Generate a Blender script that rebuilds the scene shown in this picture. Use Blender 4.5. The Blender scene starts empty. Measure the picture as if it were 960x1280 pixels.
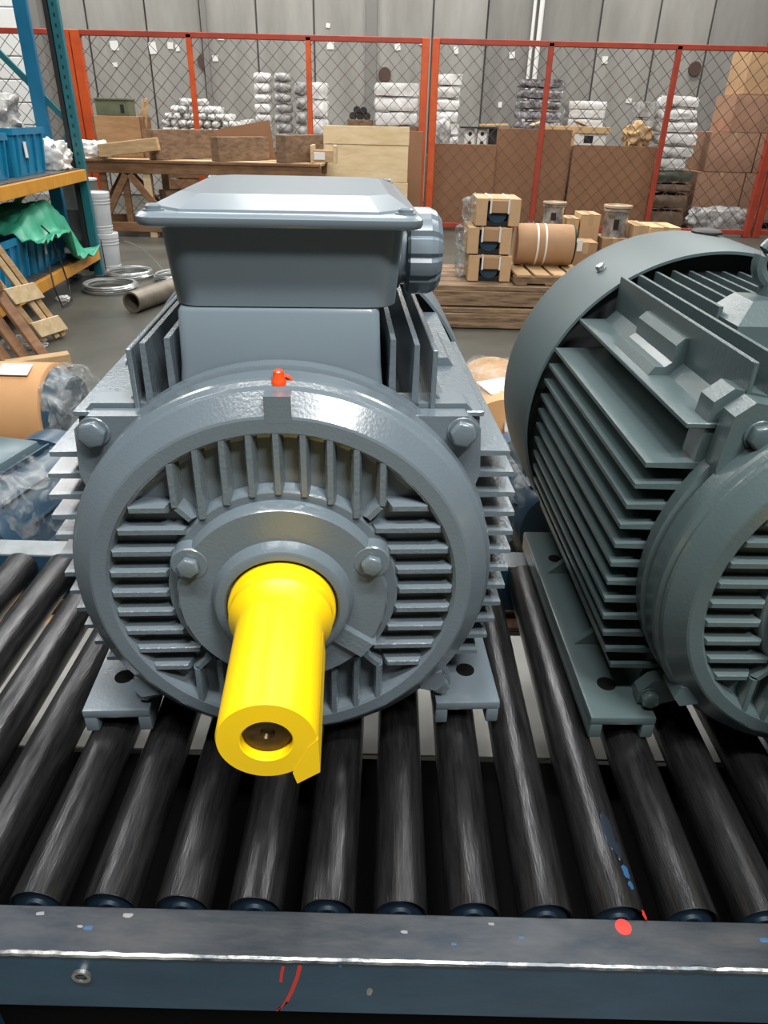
import bpy, bmesh, math, random
from math import radians as R, sin, cos, pi, sqrt, atan2
from mathutils import Vector, Matrix, noise
random.seed(7)
S = bpy.context.scene
C = S.collection

# ------------------------------------------------------------------ camera, world, lamps, exposure
FPX, PITCH, ROLL, CAMZ = 880.0, R(29.3), R(1.4), 1.54
fw = Vector((0, cos(PITCH), -sin(PITCH)))
r0 = Vector((1, 0, 0)); u0 = r0.cross(fw)
rt = r0*cos(ROLL) + u0*sin(ROLL); up = -r0*sin(ROLL) + u0*cos(ROLL)
CAM = Vector((0, 0, CAMZ))
cd = bpy.data.cameras.new('camera'); cam = bpy.data.objects.new('camera', cd); C.objects.link(cam)
cd.sensor_fit = 'HORIZONTAL'; cd.sensor_width = 36; cd.lens = FPX*36/960
cd.clip_start = .02; cd.clip_end = 200
m3 = Matrix((rt, up, -fw)).transposed()
cam.matrix_world = Matrix.Translation(CAM) @ m3.to_4x4()
S.camera = cam
w = bpy.data.worlds.new('world'); S.world = w; w.use_nodes = True
w.node_tree.nodes['Background'].inputs[0].default_value = (.92, .97, 1, 1)
w.node_tree.nodes['Background'].inputs[1].default_value = .05
S.view_settings.view_transform = 'Standard'; S.view_settings.look = 'None'
S.view_settings.gamma = 1; S.view_settings.use_curve_mapping = False
S.view_settings.exposure = -0.24

def lamp(name, loc, sx, sy, e, col=(1, .985, .96), target=None):
    ld = bpy.data.lights.new(name, 'AREA'); ld.shape = 'RECTANGLE'; ld.size = sx; ld.size_y = sy
    ld.energy = e; ld.color = col
    o = bpy.data.objects.new(name, ld); C.objects.link(o); o.location = loc
    if target is not None:
        o.rotation_euler = (Vector(target)-Vector(loc)).to_track_quat('-Z', 'Y').to_euler()
    return o
# rows of hall lamps overhead; the nearest row hangs in front of and to the right of the motors
for (x, y) in ((-5, 4), (4.5, 4), (-7, 9), (-1, 9), (5, 9), (-7, 14), (-1, 14), (5, 14)):
    lamp('hall_lamp', (x, y, 7.5), 3.6 if y > 5 else 2.4, 1.5 if y > 5 else .5, 420 if y > 5 else 150)
lamp('hall_lamp', (.35, 5.6, 7.6), .45, 5, 300)
lamp('hall_lamp', (1.7, -1.5, 5.0), 1.2, .4, 230, target=(.2, .7, .7))
lamp('hall_lamp', (-1.3, -.9, 6.3), 1.7, .3, 290)
lamp('hall_lamp', (1.0, -.9, 6.3), 1.7, .3, 330)

def ray(px, py): return rt*((px-480)/FPX) + up*((640-py)/FPX) + fw
def onz(px, py, z):
    d = ray(px, py); return CAM + d*((z-CAMZ)/d.z)
def ony(px, py, y):
    d = ray(px, py); return CAM + d*(y/d.y)

# ------------------------------------------------------------------ materials
MATS = {}
def mat(name, col, rough=.5, metal=0, col2=None, scale=8, bump=0, bscale=60, detail=4, coat=0, stretch=None,
        contrast=(.35, .65), spec=.5):
    if name in MATS: return MATS[name]
    m = bpy.data.materials.new(name); m.use_nodes = True; nt = m.node_tree; b = nt.nodes['Principled BSDF']
    b.inputs['Roughness'].default_value = rough; b.inputs['Metallic'].default_value = metal
    b.inputs['Coat Weight'].default_value = coat; b.inputs['Specular IOR Level'].default_value = spec
    b.inputs['Coat Roughness'].default_value = .15
    b.inputs['Base Color'].default_value = (*col, 1)
    tc = nt.nodes.new('ShaderNodeTexCoord'); vec = tc.outputs['Object']
    if stretch:
        mp = nt.nodes.new('ShaderNodeMapping'); mp.inputs['Scale'].default_value = stretch
        nt.links.new(vec, mp.inputs['Vector']); vec = mp.outputs['Vector']
    if col2:
        n = nt.nodes.new('ShaderNodeTexNoise'); n.inputs['Scale'].default_value = scale; n.inputs['Detail'].default_value = detail
        n.inputs['Roughness'].default_value = .65
        nt.links.new(vec, n.inputs['Vector'])
        rp = nt.nodes.new('ShaderNodeValToRGB'); rp.color_ramp.elements[0].position = contrast[0]; rp.color_ramp.elements[1].position = contrast[1]
        rp.color_ramp.elements[0].color = (*col, 1); rp.color_ramp.elements[1].color = (*col2, 1)
        nt.links.new(n.outputs['Fac'], rp.inputs['Fac']); nt.links.new(rp.outputs['Color'], b.inputs['Base Color'])
    if bump:
        n2 = nt.nodes.new('ShaderNodeTexNoise'); n2.inputs['Scale'].default_value = bscale; n2.inputs['Detail'].default_value = 3
        nt.links.new(vec, n2.inputs['Vector'])
        bp = nt.nodes.new('ShaderNodeBump'); bp.inputs['Strength'].default_value = bump; bp.inputs['Distance'].default_value = .01
        nt.links.new(n2.outputs['Fac'], bp.inputs['Height']); nt.links.new(bp.outputs['Normal'], b.inputs['Normal'])
    MATS[name] = m; return m

def film_mat(name, tint, alpha, rough=.18, bump=.6, bscale=14):
    """clear wrapping film: part see-through, part glossy"""
    m = bpy.data.materials.new(name); m.use_nodes = True; nt = m.node_tree
    for n in list(nt.nodes): nt.nodes.remove(n)
    out = nt.nodes.new('ShaderNodeOutputMaterial'); mx = nt.nodes.new('ShaderNodeMixShader')
    tr = nt.nodes.new('ShaderNodeBsdfTransparent'); tr.inputs[0].default_value = (*tint, 1)
    b = nt.nodes.new('ShaderNodeBsdfPrincipled'); b.inputs['Base Color'].default_value = (.45, .47, .47, 1)
    b.inputs['Roughness'].default_value = rough
    tc = nt.nodes.new('ShaderNodeTexCoord')
    n2 = nt.nodes.new('ShaderNodeTexNoise'); n2.inputs['Scale'].default_value = bscale; n2.inputs['Detail'].default_value = 4
    n2.inputs['Distortion'].default_value = 1.2
    nt.links.new(tc.outputs['Object'], n2.inputs['Vector'])
    rp = nt.nodes.new('ShaderNodeValToRGB'); rp.color_ramp.elements[0].position = .42; rp.color_ramp.elements[1].position = .62
    rp.color_ramp.elements[0].color = (alpha, alpha, alpha, 1); a2 = min(1, alpha+.30); rp.color_ramp.elements[1].color = (a2, a2, a2, 1)
    bp = nt.nodes.new('ShaderNodeBump'); bp.inputs['Strength'].default_value = bump; bp.inputs['Distance'].default_value = .03
    L = nt.links.new
    L(n2.outputs['Fac'], rp.inputs['Fac']); L(n2.outputs['Fac'], bp.inputs['Height']); L(bp.outputs['Normal'], b.inputs['Normal'])
    L(rp.outputs['Color'], mx.inputs[0]); L(tr.outputs[0], mx.inputs[1]); L(b.outputs[0], mx.inputs[2]); L(mx.outputs[0], out.inputs[0])
    MATS[name] = m; return m

M_P1 = mat('blue_grey_paint', (.108, .138, .160), .27, 0, (.119, .150, .172), 5, .07, 220, coat=.45)
M_P1s = mat('blue_grey_sheet_paint', (.138, .176, .205), .28, 0, (.145, .184, .213), 3, 0, coat=.15)
M_P1r = mat('blue_grey_cast_paint', (.108, .138, .160), .25, 0, (.118, .149, .170), 5, .14, 160, coat=.45)
M_P2 = mat('green_grey_paint', (.060, .088, .092), .34, 0, (.070, .099, .102), 5, .06, 200, coat=.3)
M_P2r = mat('green_grey_cast_paint', (.060, .088, .092), .32, 0, (.069, .098, .101), 5, .07, 150, coat=.2)
M_YEL = mat('yellow_plastic', (.90, .60, .003), .42, 0, (.88, .57, .002), 3)
M_SHAFT = mat('oiled_brown_steel', (.13, .085, .035), .35, .7, (.06, .04, .02), 40)
M_ORG = mat('orange_red_plastic', (.80, .075, .012), .3)
M_BRASS = mat('brass', (.6, .32, .07), .3, 1)
M_BLK = mat('black_rubber', (.012, .012, .013), .55)
M_DARK = mat('dark_steel', (.03, .032, .035), .5, .4)
M_STEEL = mat('zinc_steel', (.45, .46, .45), .35, .9)
M_ROLL = mat('worn_roller_steel', (.030, .030, .033), .29, .85, (.095, .096, .098), 34, .12, 140, stretch=(3.0, .32, 3.0), contrast=(.34, .74), detail=8)
M_CAPB = mat('dark_blue_cap', (.012, .024, .04), .4, .2)
M_FLAT = mat('scuffed_rail_top', (.030, .040, .052), .42, .5, (.085, .088, .094), 11, .08, 40, detail=8, stretch=(.6, 2, 1), contrast=(.38, .7))
M_EDGE = mat('bare_metal_edge', (.055, .065, .075), .4, .6, (.48, .48, .45), 16, .2, 60, stretch=(.5, 1, 1), contrast=(.44, .62), detail=7)
M_RBLUE = mat('rail_blue_paint', (.010, .036, .066), .38, 0, (.018, .058, .095), 7, .08, 30, stretch=(.5, 1, 1), detail=6)
M_RED = mat('red_marker_paint', (.50, .035, .025), .5)
M_WHITE = mat('white_paper', (.72, .72, .69), .6)
M_WWRAP = mat('white_wrap', (.60, .60, .58), .28, 0, (.88, .88, .85), 9, .7, 16)
M_GWRAP = mat('grey_film_wrap', (.20, .20, .20), .22, 0, (.50, .50, .48), 12, .8, 18)
M_DWRAP = mat('dark_film_wrap', (.05, .05, .055), .2, 0, (.36, .35, .38), 14, .8, 18)
M_CARD = mat('cardboard', (.36, .21, .105), .75, 0, (.41, .245, .13), 5, .05, 40)
M_CARD2 = mat('pale_cardboard', (.50, .315, .165), .75, 0, (.56, .36, .20), 6, .05, 40)
M_CARD3 = mat('brown_sheet_card', (.24, .118, .058), .7, 0, (.275, .14, .07), 3)
M_CARD4 = mat('pinkish_cardboard', (.37, .205, .13), .75, 0, (.42, .245, .16), 4)
M_CARDI = mat('open_carton_inside', (.60, .40, .20), .75)
M_WOOD = mat('raw_timber', (.40, .25, .12), .7, 0, (.54, .37, .20), 5, .15, 30, stretch=(1, 1, 6))
M_WOODP = mat('pale_timber', (.52, .38, .21), .7, 0, (.66, .52, .32), 4, .1, 30, stretch=(1, 5, 5))
M_WOODD = mat('old_dark_timber', (.13, .078, .045), .8, 0, (.27, .17, .10), 5, .25, 30, stretch=(1.5, 1.5, 5))
M_WOODB = mat('brown_timber', (.15, .072, .032), .75, 0, (.25, .13, .062), 5, .2, 30, stretch=(1, 1, 4))
M_PLY = mat('pale_plywood', (.60, .44, .24), .65, 0, (.72, .57, .36), 2.2, .05, 20, stretch=(1, 1, 5))
M_FEN = mat('orange_fence_paint', (.58, .095, .018), .45, 0, (.46, .062, .014), 6)
M_FEN2 = mat('red_fence_paint', (.34, .045, .02), .5, 0, (.27, .035, .018), 6)
M_WIRE = mat('fence_wire', (.085, .05, .036), .6)
M_TEAL = mat('teal_rack_paint', (.012, .125, .155), .42, 0, (.016, .15, .18), 5)
M_RBL = mat('blue_rack_paint', (.008, .14, .27), .4, 0, (.012, .17, .32), 5)
M_DGRN = mat('dark_green_rack_paint', (.008, .045, .038), .45)
M_BEAM = mat('yellow_rack_paint', (.64, .30, .035), .45, 0, (.55, .24, .03), 8)
M_DECK = mat('rack_deck_steel', (.10, .10, .095), .6, .3)
M_CRATE = mat('blue_crate_plastic', (.004, .17, .33), .3, 0, (.007, .21, .38), 4)
M_TARP = mat('green_tarp', (.025, .27, .16), .4, 0, (.05, .38, .23), 5, .5, 12)
M_PAIL = mat('pale_grey_pail', (.50, .53, .55), .35, 0, (.56, .58, .59), 5)
M_DRUM = mat('dull_grey_drum', (.12, .125, .11), .5, .2)
M_CONC = mat('wall_concrete', (.22, .215, .195), .85, 0, (.345, .338, .31), 1.1, .08, 6, detail=9, stretch=(1.6, 1, .35), contrast=(.3, .7))
M_CONCD = mat('wall_concrete_dark', (.16, .157, .142), .85, 0, (.27, .265, .242), 1.1, .08, 6, detail=9, stretch=(1.6, 1, .35), contrast=(.3, .7))
M_SEAM = mat('wall_seam', (.155, .152, .14), .9)
M_HOLE = mat('rust_brown_plug', (.07, .04, .03), .7)
M_FLOOR = mat('floor_concrete', (.045, .045, .036), .42, 0, (.098, .096, .080), .9, .05, 8, detail=9, contrast=(.33, .68))
M_GREENBOX = mat('olive_box_paint', (.105, .115, .065), .5, 0, (.14, .15, .09), 6)
M_GRNBAG = mat('dark_green_bag', (.045, .062, .045), .5, 0, (.09, .11, .08), 7, .5, 12)
M_BRNBAG = mat('brown_bag', (.11, .072, .045), .55, 0, (.19, .13, .085), 7, .5, 12)
M_NAVY = mat('navy_motor_paint', (.02, .05, .085), .3, 0, (.03, .065, .10), 5)
M_FILM = film_mat('clear_film', (.93, .95, .95), .04)
M_FILM2 = film_mat('cloudy_film', (.9, .92, .92), .14, .2)
M_MESH_SHADE = mat('black_grille_and_shade', (.006, .006, .006), .9, spec=.05)  # grille and hole black, also the shade colour of the sheets under the conveyor

# ------------------------------------------------------------------ helpers
def obj(name, bm, m, parent=None, smooth=None, bevel=0, seg=2, sharp=35):
    if bevel:
        bmesh.ops.bevel(bm, geom=[e for e in bm.edges if e.is_manifold and e.calc_face_angle(0) > R(28)], offset=bevel,
                        segments=seg, profile=.6, affect='EDGES', clamp_overlap=True)
    bmesh.ops.recalc_face_normals(bm, faces=bm.faces)
    me = bpy.data.meshes.new(name); bm.to_mesh(me); bm.free()
    if smooth is None or smooth:
        me.polygons.foreach_set('use_smooth', [True]*len(me.polygons)); me.set_sharp_from_angle(angle=R(sharp))
    me.materials.append(m)
    o = bpy.data.objects.new(name, me); C.objects.link(o)
    if parent is not None: o.parent = parent
    return o
def tag(o, label, cat, group=None):
    o['label'] = label; o['category'] = cat
    if group: o['group'] = group
    return o
def thing(name, label, cat, loc=(0, 0, 0), rz=0, group=None):
    o = bpy.data.objects.new(name, None); C.objects.link(o); o.location = loc; o.rotation_euler = (0, 0, rz)
    o.empty_display_size = .1
    return tag(o, label, cat, group)
def struct(name, bm, m, parent=None, **k):
    o = obj(name, bm, m, parent, **k)
    if parent is None: o['kind'] = 'structure'
    return o
def copy_tree(o, parent=None):
    c = o.copy(); C.objects.link(c)
    if parent is not None: c.parent = parent
    for ch in list(o.children): copy_tree(ch, c)
    return c
def nb(): return bmesh.new()
def box(bm, c, s, rot=None):
    r = bmesh.ops.create_cube(bm, size=1)['verts']
    M = Matrix.Translation(Vector(c)) @ (rot.to_4x4() if rot is not None else Matrix.Identity(4)) @ Matrix.Diagonal((*s, 1))
    bmesh.ops.transform(bm, matrix=M, verts=r); return r
def rot(x=0, y=0, z=0):
    from mathutils import Euler
    return Euler((x, y, z)).to_matrix()
def bar(bm, p0, p1, wdt, h, roll=0):
    """rectangular bar from p0 to p1"""
    p0 = Vector(p0); p1 = Vector(p1); d = p1-p0; L = d.length; d.normalize()
    a = Vector((0, 0, 1)) if abs(d.z) < .95 else Vector((0, 1, 0))
    s = d.cross(a).normalized(); u = s.cross(d)
    M = Matrix((s, d, u)).transposed() @ rot(0, roll, 0)
    return box(bm, (p0+p1)/2, (wdt, L, h), M)
def prism(bm, pts, a, b, axis='y'):
    """closed polygon extruded between a and b along an axis"""
    def mk(p, t):
        return {'y': (p[0], t, p[1]), 'z': (p[0], p[1], t), 'x': (t, p[0], p[1])}[axis]
    v0 = [bm.verts.new(mk(p, a)) for p in pts]; v1 = [bm.verts.new(mk(p, b)) for p in pts]
    n = len(pts)
    bm.faces.new(v0); bm.faces.new(v1[::-1])
    for i in range(n): bm.faces.new((v0[i], v1[i], v1[(i+1) % n], v0[(i+1) % n]))
def lathe(bm, prof, seg=64, axis='y', c=(0, 0, 0), cap0=True, cap1=True, a0=0, a1=2*pi):
    """profile of (radius, along) revolved about an axis through c"""
    full = abs(a1-a0-2*pi) < 1e-6; n = seg if full else seg+1
    rings = []
    for (r, t) in prof:
        ring = []
        for i in range(n):
            a = a0+(a1-a0)*i/seg; p = (r*cos(a), r*sin(a))
            q = {'y': (p[0], t, p[1]), 'z': (p[0], p[1], t), 'x': (t, p[0], p[1])}[axis]
            ring.append(bm.verts.new(Vector(q)+Vector(c)))
        rings.append(ring)
    for k in range(len(rings)-1):
        A, B = rings[k], rings[k+1]
        for i in range(n if full else n-1):
            j = (i+1) % n
            bm.faces.new((A[i], A[j], B[j], B[i]))
    if full:
        if cap0: bm.faces.new(rings[0][::-1])
        if cap1: bm.faces.new(rings[-1])
def cyl(bm, p0, p1, r, seg=16, r2=None):
    p0 = Vector(p0); p1 = Vector(p1); d = p1-p0
    q = d.to_track_quat('Z', 'Y').to_matrix().to_4x4()
    return bmesh.ops.create_cone(bm, cap_ends=True, segments=seg, radius1=r, radius2=r if r2 is None else r2, depth=d.length,
                                 matrix=Matrix.Translation((p0+p1)/2) @ q)['verts']
def tube(bm, pts, r, seg=6, closed=False):
    pts = [Vector(p) for p in pts]; n = len(pts); rings = []
    for i, p in enumerate(pts):
        if closed: t = pts[(i+1) % n]-pts[i-1]
        else: t = pts[min(i+1, n-1)]-pts[max(i-1, 0)]
        t.normalize(); a = Vector((0, 0, 1)) if abs(t.z) < .9 else Vector((1, 0, 0))
        s = t.cross(a).normalized(); u = s.cross(t)
        rings.append([bm.verts.new(p+s*(r*cos(2*pi*k/seg))+u*(r*sin(2*pi*k/seg))) for k in range(seg)])
    for i in range(n if closed else n-1):
        A, B = rings[i], rings[(i+1) % n]
        for k in range(seg): bm.faces.new((A[k], A[(k+1) % seg], B[(k+1) % seg], B[k]))
    if not closed: bm.faces.new(rings[0][::-1]); bm.faces.new(rings[-1])
def hexbolt(bm, c, r, h, d=(0, -1, 0), ang=0, washer=True):
    """hexagon bolt head standing on c, pointing along d"""
    c = Vector(c); d = Vector(d).normalized()
    q = (d.to_track_quat('Z', 'Y').to_matrix() @ rot(0, 0, ang)).to_4x4()
    if washer:
        bmesh.ops.create_cone(bm, cap_ends=True, segments=20, radius1=r*1.12, radius2=r*1.12, depth=h*.15, matrix=Matrix.Translation(c+d*h*.075) @ q)
    bmesh.ops.create_cone(bm, cap_ends=True, segments=6, radius1=r, radius2=r, depth=h*.72, matrix=Matrix.Translation(c+d*h*.5) @ q)
    bmesh.ops.create_cone(bm, cap_ends=True, segments=6, radius1=r, radius2=r*.84, depth=h*.14, matrix=Matrix.Translation(c+d*h*.93) @ q)
def rrect(cx, cy, wx, wy, r, n=4):
    pts = []
    for (sx, sy, a) in ((1, 1, 0), (-1, 1, pi/2), (-1, -1, pi), (1, -1, 3*pi/2)):
        for i in range(n+1):
            t = a+pi/2*i/n
            pts.append((cx+sx*(wx/2-r)+r*cos(t), cy+sy*(wy/2-r)+r*sin(t)))
    return pts
def loft(bm, loops, cap0=True, cap1=True):
    """loops: lists of 3-D points, same count"""
    L = [[bm.verts.new(p) for p in lp] for lp in loops]; n = len(L[0])
    for a, b in zip(L, L[1:]):
        for i in range(n): bm.faces.new((a[i], a[(i+1) % n], b[(i+1) % n], b[i]))
    if cap0: bm.faces.new(L[0][::-1])
    if cap1: bm.faces.new(L[-1])
def lump(bm, c, s, amp=.12, fr=3, seed=0, sub=3, sq=.5):
    """crumpled bag: a squarish ball pushed about by noise"""
    r = bmesh.ops.create_icosphere(bm, subdivisions=sub, radius=1)['verts']
    for v in r:
        p = v.co.copy(); mx = max(abs(p.x), abs(p.y), abs(p.z)); p = p*(1-sq) + (p/mx)*.82*sq
        nz = noise.noise(p*fr+Vector((seed*3.1, seed*1.7, seed)))+.5*noise.noise(p*fr*2.3+Vector((seed, 5, seed)))
        p *= 1+amp*nz
        v.co = Vector((p.x*s[0]/2, p.y*s[1]/2, p.z*s[2]/2))+Vector(c)
def bundle_mesh(bm, s, amp=.018, seed=0, nx=8, ny=4, nz=3, rnd=.25):
    """wrapped bundle standing on z=0, soft corners and wrinkles"""
    wx, wy, h = s
    bmesh.ops.create_cube(bm, size=1)
    bmesh.ops.subdivide_edges(bm, edges=bm.edges[:], cuts=4, use_grid_fill=True)
    for v in bm.verts:
        p = v.co*2
        for a in range(3): pass
        l = p.length; mx = max(abs(p.x), abs(p.y), abs(p.z))
        k = (1-rnd)+rnd*(1.15/max(l, 1))*1.0
        q = Vector((p.x*k*wx/2, p.y*k*wy/2, p.z*k*h/2))
        nn = noise.noise(Vector((q.x*9+seed*2.3, q.y*9, q.z*14+seed)))
        q += Vector((p.x, p.y, p.z*.6)).normalized()*nn*amp*1.6
        v.co = q
    for a in range(3):
        lo = min(v.co[a] for v in bm.verts); hi = max(v.co[a] for v in bm.verts)
        for v in bm.verts: v.co[a] = (v.co[a]-lo)/(hi-lo)*s[a] - (s[a]/2 if a < 2 else 0)

# ------------------------------------------------------------------ the setting
bm = nb(); box(bm, (0, 4, -.05), (27, 26, .1)); struct('floor', bm, M_FLOOR)
WALLY = 16.0
bm = nb(); box(bm, (0, WALLY+.15, 3.0), (30, .16, 6.0)); wall = struct('wall_back', bm, M_SEAM)
seams_px = [-120, 20, 113, 186, 254, 322, 393, 464, 540, 607, 672, 746, 818, 884, 960, 1060]
sx = [ony(p, 60, WALLY).x for p in seams_px]
for i in range(len(sx)-1):
    a, b = sx[i]+.016, sx[i+1]-.016
    dark = seams_px[i] in (607, 672, 884, 960)
    bm = nb(); box(bm, ((a+b)/2, WALLY+.035, 3.0), (b-a, .07, 5.98))
    obj('wall_panel', bm, M_CONCD if dark else M_CONC, wall, bevel=.012, seg=1)
# downpipe, column strip and hook plugs on the wall
bm = nb(); p = ony(672, 60, WALLY-.06); cyl(bm, (p.x, p.y, 1.0), (p.x, p.y, 5.5), .045, 10); cyl(bm, (p.x-.13, p.y, 1.0), (p.x-.13, p.y, 5.5), .03, 8)
obj('conduit_pipe', bm, M_WHITE, wall)
bm = nb(); p = ony(464, 60, WALLY); box(bm, (p.x, WALLY-.05, 3), (.22, .1, 5.9)); obj('steel_column', bm, mat('column_grey', (.19, .185, .17), .7), wall, bevel=.01, seg=1)
bm = nb(); p = ony(258, 60, WALLY); box(bm, (p.x, WALLY-.03, 3), (.1, .06, 5.9)); obj('steel_column', bm, MATS['column_grey'], wall)
for (px, py) in ((255, 77), (481, 93), (868, 86)):
    p = ony(px, py, WALLY); bm = nb(); cyl(bm, (p.x, WALLY-.04, p.z), (p.x, WALLY+.02, p.z), .12, 20); obj('hook_plug', bm, M_HOLE, wall)
for (px, py, a, b) in ((143, 57, 13, 13), (191, 60, 12, 16), (213, 57, 9, 9), (222, 60, 6, 9), (276, 46, 9, 9), (269, 73, 9, 8), (144, 81, 8, 6), (413, 57, 11, 10),
                   (497, 59, 9, 9), (526, 52, 7, 9), (570, 63, 7, 10), (640, 69, 9, 9), (756, 75, 9, 10), (786, 126, 9, 7), (950, 67, 12, 10), (603, 54, 8, 5), (625, 131, 6, 8), (410, 32, 6, 6)):
    p = ony(px, py, WALLY); s = 1/84.
    bm = nb(); box(bm, (p.x, WALLY-.005, p.z), (a*s, .014, b*s), rot(0, random.uniform(-.15, .15), 0)); obj('paper_patch', bm, M_WHITE, wall, smooth=False)
# pale roller door seen behind the rack, beyond the fence
p0 = ony(-90, 100, WALLY-.25); p1 = ony(48, 100, WALLY-.25)
bm = nb(); box(bm, ((p0.x+p1.x)/2, WALLY-.2, 2.6), (p1.x-p0.x, .06, 5.2)); dr = struct('door_1', bm, mat('white_door_paint', (.74, .75, .73), .5))
for k in range(13):
    bm = nb(); box(bm, ((p0.x+p1.x)/2, WALLY-.245, .3+.38*k), (p1.x-p0.x-.04, .03, .36)); obj('door_slat', bm, MATS['white_door_paint'], dr, bevel=.01, seg=1)
bm = nb(); box(bm, (p1.x+.12, WALLY-.2, 2.6), (.24, .2, 5.2)); obj('door_frame', bm, MATS['column_grey'], dr)

for nm, c, sz in (('wall_left', (-13.05, 2, 4.5), (.1, 28.4, 9)), ('wall_right', (13.05, 2, 4.5), (.1, 28.4, 9)), ('wall_front', (0, -8.05, 4.5), (26, .1, 9)), ('ceiling', (0, 4, 9.05), (26.2, 24.4, .1))):
    bm = nb(); box(bm, c, sz); struct(nm, bm, mat('dim_wall_sheet', (.12, .125, .125), .8) if nm != 'ceiling' else mat('ceiling_sheet', (.13, .135, .14), .8))
bm = nb(); box(bm, (0, WALLY+.3, 7.5), (26, .1, 3.2)); struct('trim_1', bm, M_CONC)
# ------------------------------------------------------------------ roller conveyor
RT, RR = .62, .0375
RC = RT-RR
cv = thing('roller_conveyor', 'blue steel roller conveyor with bare dark rollers carrying the two grey motors', 'conveyor', (0, .5, 0))
def cvo(name, bm, m, par=None, **k):
    bmesh.ops.translate(bm, vec=(0, -.5, 0), verts=bm.verts[:]); return obj(name, bm, m, par or cv, **k)
X0, X1 = -1.55, 2.15
# near rail: folded channel (top flange, blue web, lower flange)
bm = nb(); box(bm, ((X0+X1)/2, .507, .5345), (X1-X0, .008, .127)); box(bm, ((X0+X1)/2, .5355, .4752), (X1-X0, .050, .008))
rail = cvo('front_rail', bm, M_RBLUE, bevel=.002, seg=1)
bm = nb(); box(bm, ((X0+X1)/2, .5335, .599), (X1-X0, .061, .006)); cvo('rail_top_flange', bm, M_FLAT, rail, bevel=.0015, seg=1)
bm = nb(); tube(bm, [(X0+.004*k, .5045+.0007*noise.noise(Vector((k*.31, 0, 0))), .5978+.0012*noise.noise(Vector((k*.17, 4, 0)))) for k in range(int((X1-X0)/.004)+1)], .0046, 8); cvo('worn_edge', bm, M_EDGE, rail)
bm = nb(); q = ony(103, 1218, .503); lathe(bm, [(.0125, .504), (.0125, .4985), (.008, .4985), (.008, .504)], 20, 'y', (q.x, 0, q.z), False, False)
cvo('hole_rim', bm, M_STEEL, rail); bm = nb(); cyl(bm, (q.x, .5035, q.z), (q.x, .501, q.z), .008, 14); box(bm, (q.x, .5002, q.z), (.013, .003, .003)); cvo('slot_screw', bm, M_DARK, rail)
# red marker strokes and paint spots on the rail
def stroke(name, pxs, wdt, y=.5025):
    bm = nb(); P = [ony(*t, y) for t in pxs]; tube(bm, P, wdt, 6)
    for v in bm.verts: v.co.y = y+(v.co.y-y)*.05
    cvo(name, bm, M_RED, rail)
stroke('red_mark', [(375, 1207), (372, 1220), (365, 1238), (358, 1252), (347, 1264)], .0032)
stroke('red_mark', [(354, 1208), (352, 1217), (351, 1228)], .0024)
bm = nb(); q = onz(779, 1159, .602); cyl(bm, (q.x, q.y, .6018), (q.x, q.y, .6026), .011, 16); cvo('red_paint_spot', bm, M_RED, rail)
for (px, py, r) in ((425, 1207, .004), (462, 1240, .007)):
    q = ony(px, py, .5025); bm = nb(); lump(bm, (q.x, .5028, q.z), (r*1.2, .0006, r*3), .2, 3, px, 2); cvo('paint_chip', bm, M_STEEL if r > .005 else M_RBL, rail)
for (px, py, r) in ((50, 1142, .006), (110, 1160, .007), (100, 1158, .004), (160, 1144, .007), (505, 1165, .005), (652, 1172, .004), (567, 1180, .004), (955, 1175, .007), (614, 1155, .004)):
    q = onz(px, py, .602); bm = nb(); lump(bm, (q.x, q.y, .6022), (r*2, r*.9, .0006), .5, 3, px, 2)
    cvo('paint_chip', bm, mat('chip_blue', (.03, .09, .19), .5) if px in (652, 567, 955, 110) else mat('chip_grey', (.22, .23, .23), .5), rail)
# far rail
FY0, FY1 = 1.42, 1.485
bm = nb(); box(bm, ((X0+X1)/2, FY0+.004, .533), (X1-X0, .008, .13)); box(bm, ((X0+X1)/2, FY1-.03, .47), (X1-X0, .066, .008))
rail2 = cvo('rear_rail', bm, M_RBLUE, bevel=.002, seg=1)
bm = nb(); box(bm, ((X0+X1)/2, (FY0+FY1)/2, .598), (X1-X0, .066, .007)); cvo('rail_top_flange', bm, mat('grey_scuffed_flange', (.16, .185, .20), .4, .4, (.26, .28, .29), 9, .1, 40), rail2, bevel=.0015, seg=1)
# legs, cross members
for x in (-1.35, -.60, .95, 2.0):
    for y in (.537, 1.455):
        bm = nb(); box(bm, (x, y, .23), (.06, .05, .43)); box(bm, (x, y, .006), (.11, .09, .012)); cvo('leg', bm, M_RBLUE, bevel=.003, seg=1)
for x in (-.60, .95):
    bm = nb(); box(bm, (x, 1.0, .2), (.04, .86, .05)); cvo('cross_member', bm, M_RBLUE)
for y in (.75, 1.0):
    bm = nb(); box(bm, ((X0+X1)/2, y, .32), (X1-X0, .05, .06)); cvo('lower_beam', bm, M_DARK)
bm = nb(); box(bm, ((X0+X1)/2, .80, .355), (X1-X0-.1, .48, .006)); cvo('under_shade_sheet', bm, M_MESH_SHADE)  # added black sheet, stands in for the deep shade under the rollers
bm = nb(); box(bm, ((X0+X1)/2, .563, .235), (X1-X0-.1, .006, .43)); cvo('front_shade_sheet', bm, M_MESH_SHADE)  # added black sheet, paints the shade below the front rail
bm = nb(); box(bm, ((X0+X1)/2, 1.40, .22), (X1-X0-.1, .45, .006)); cvo('lit_floor_sheet', bm, mat('lit_floor_tone', (.40, .40, .37), .5, .1, (.48, .48, .45), 6))  # added pale sheet, its colour imitates lit floor seen between the rollers
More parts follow.
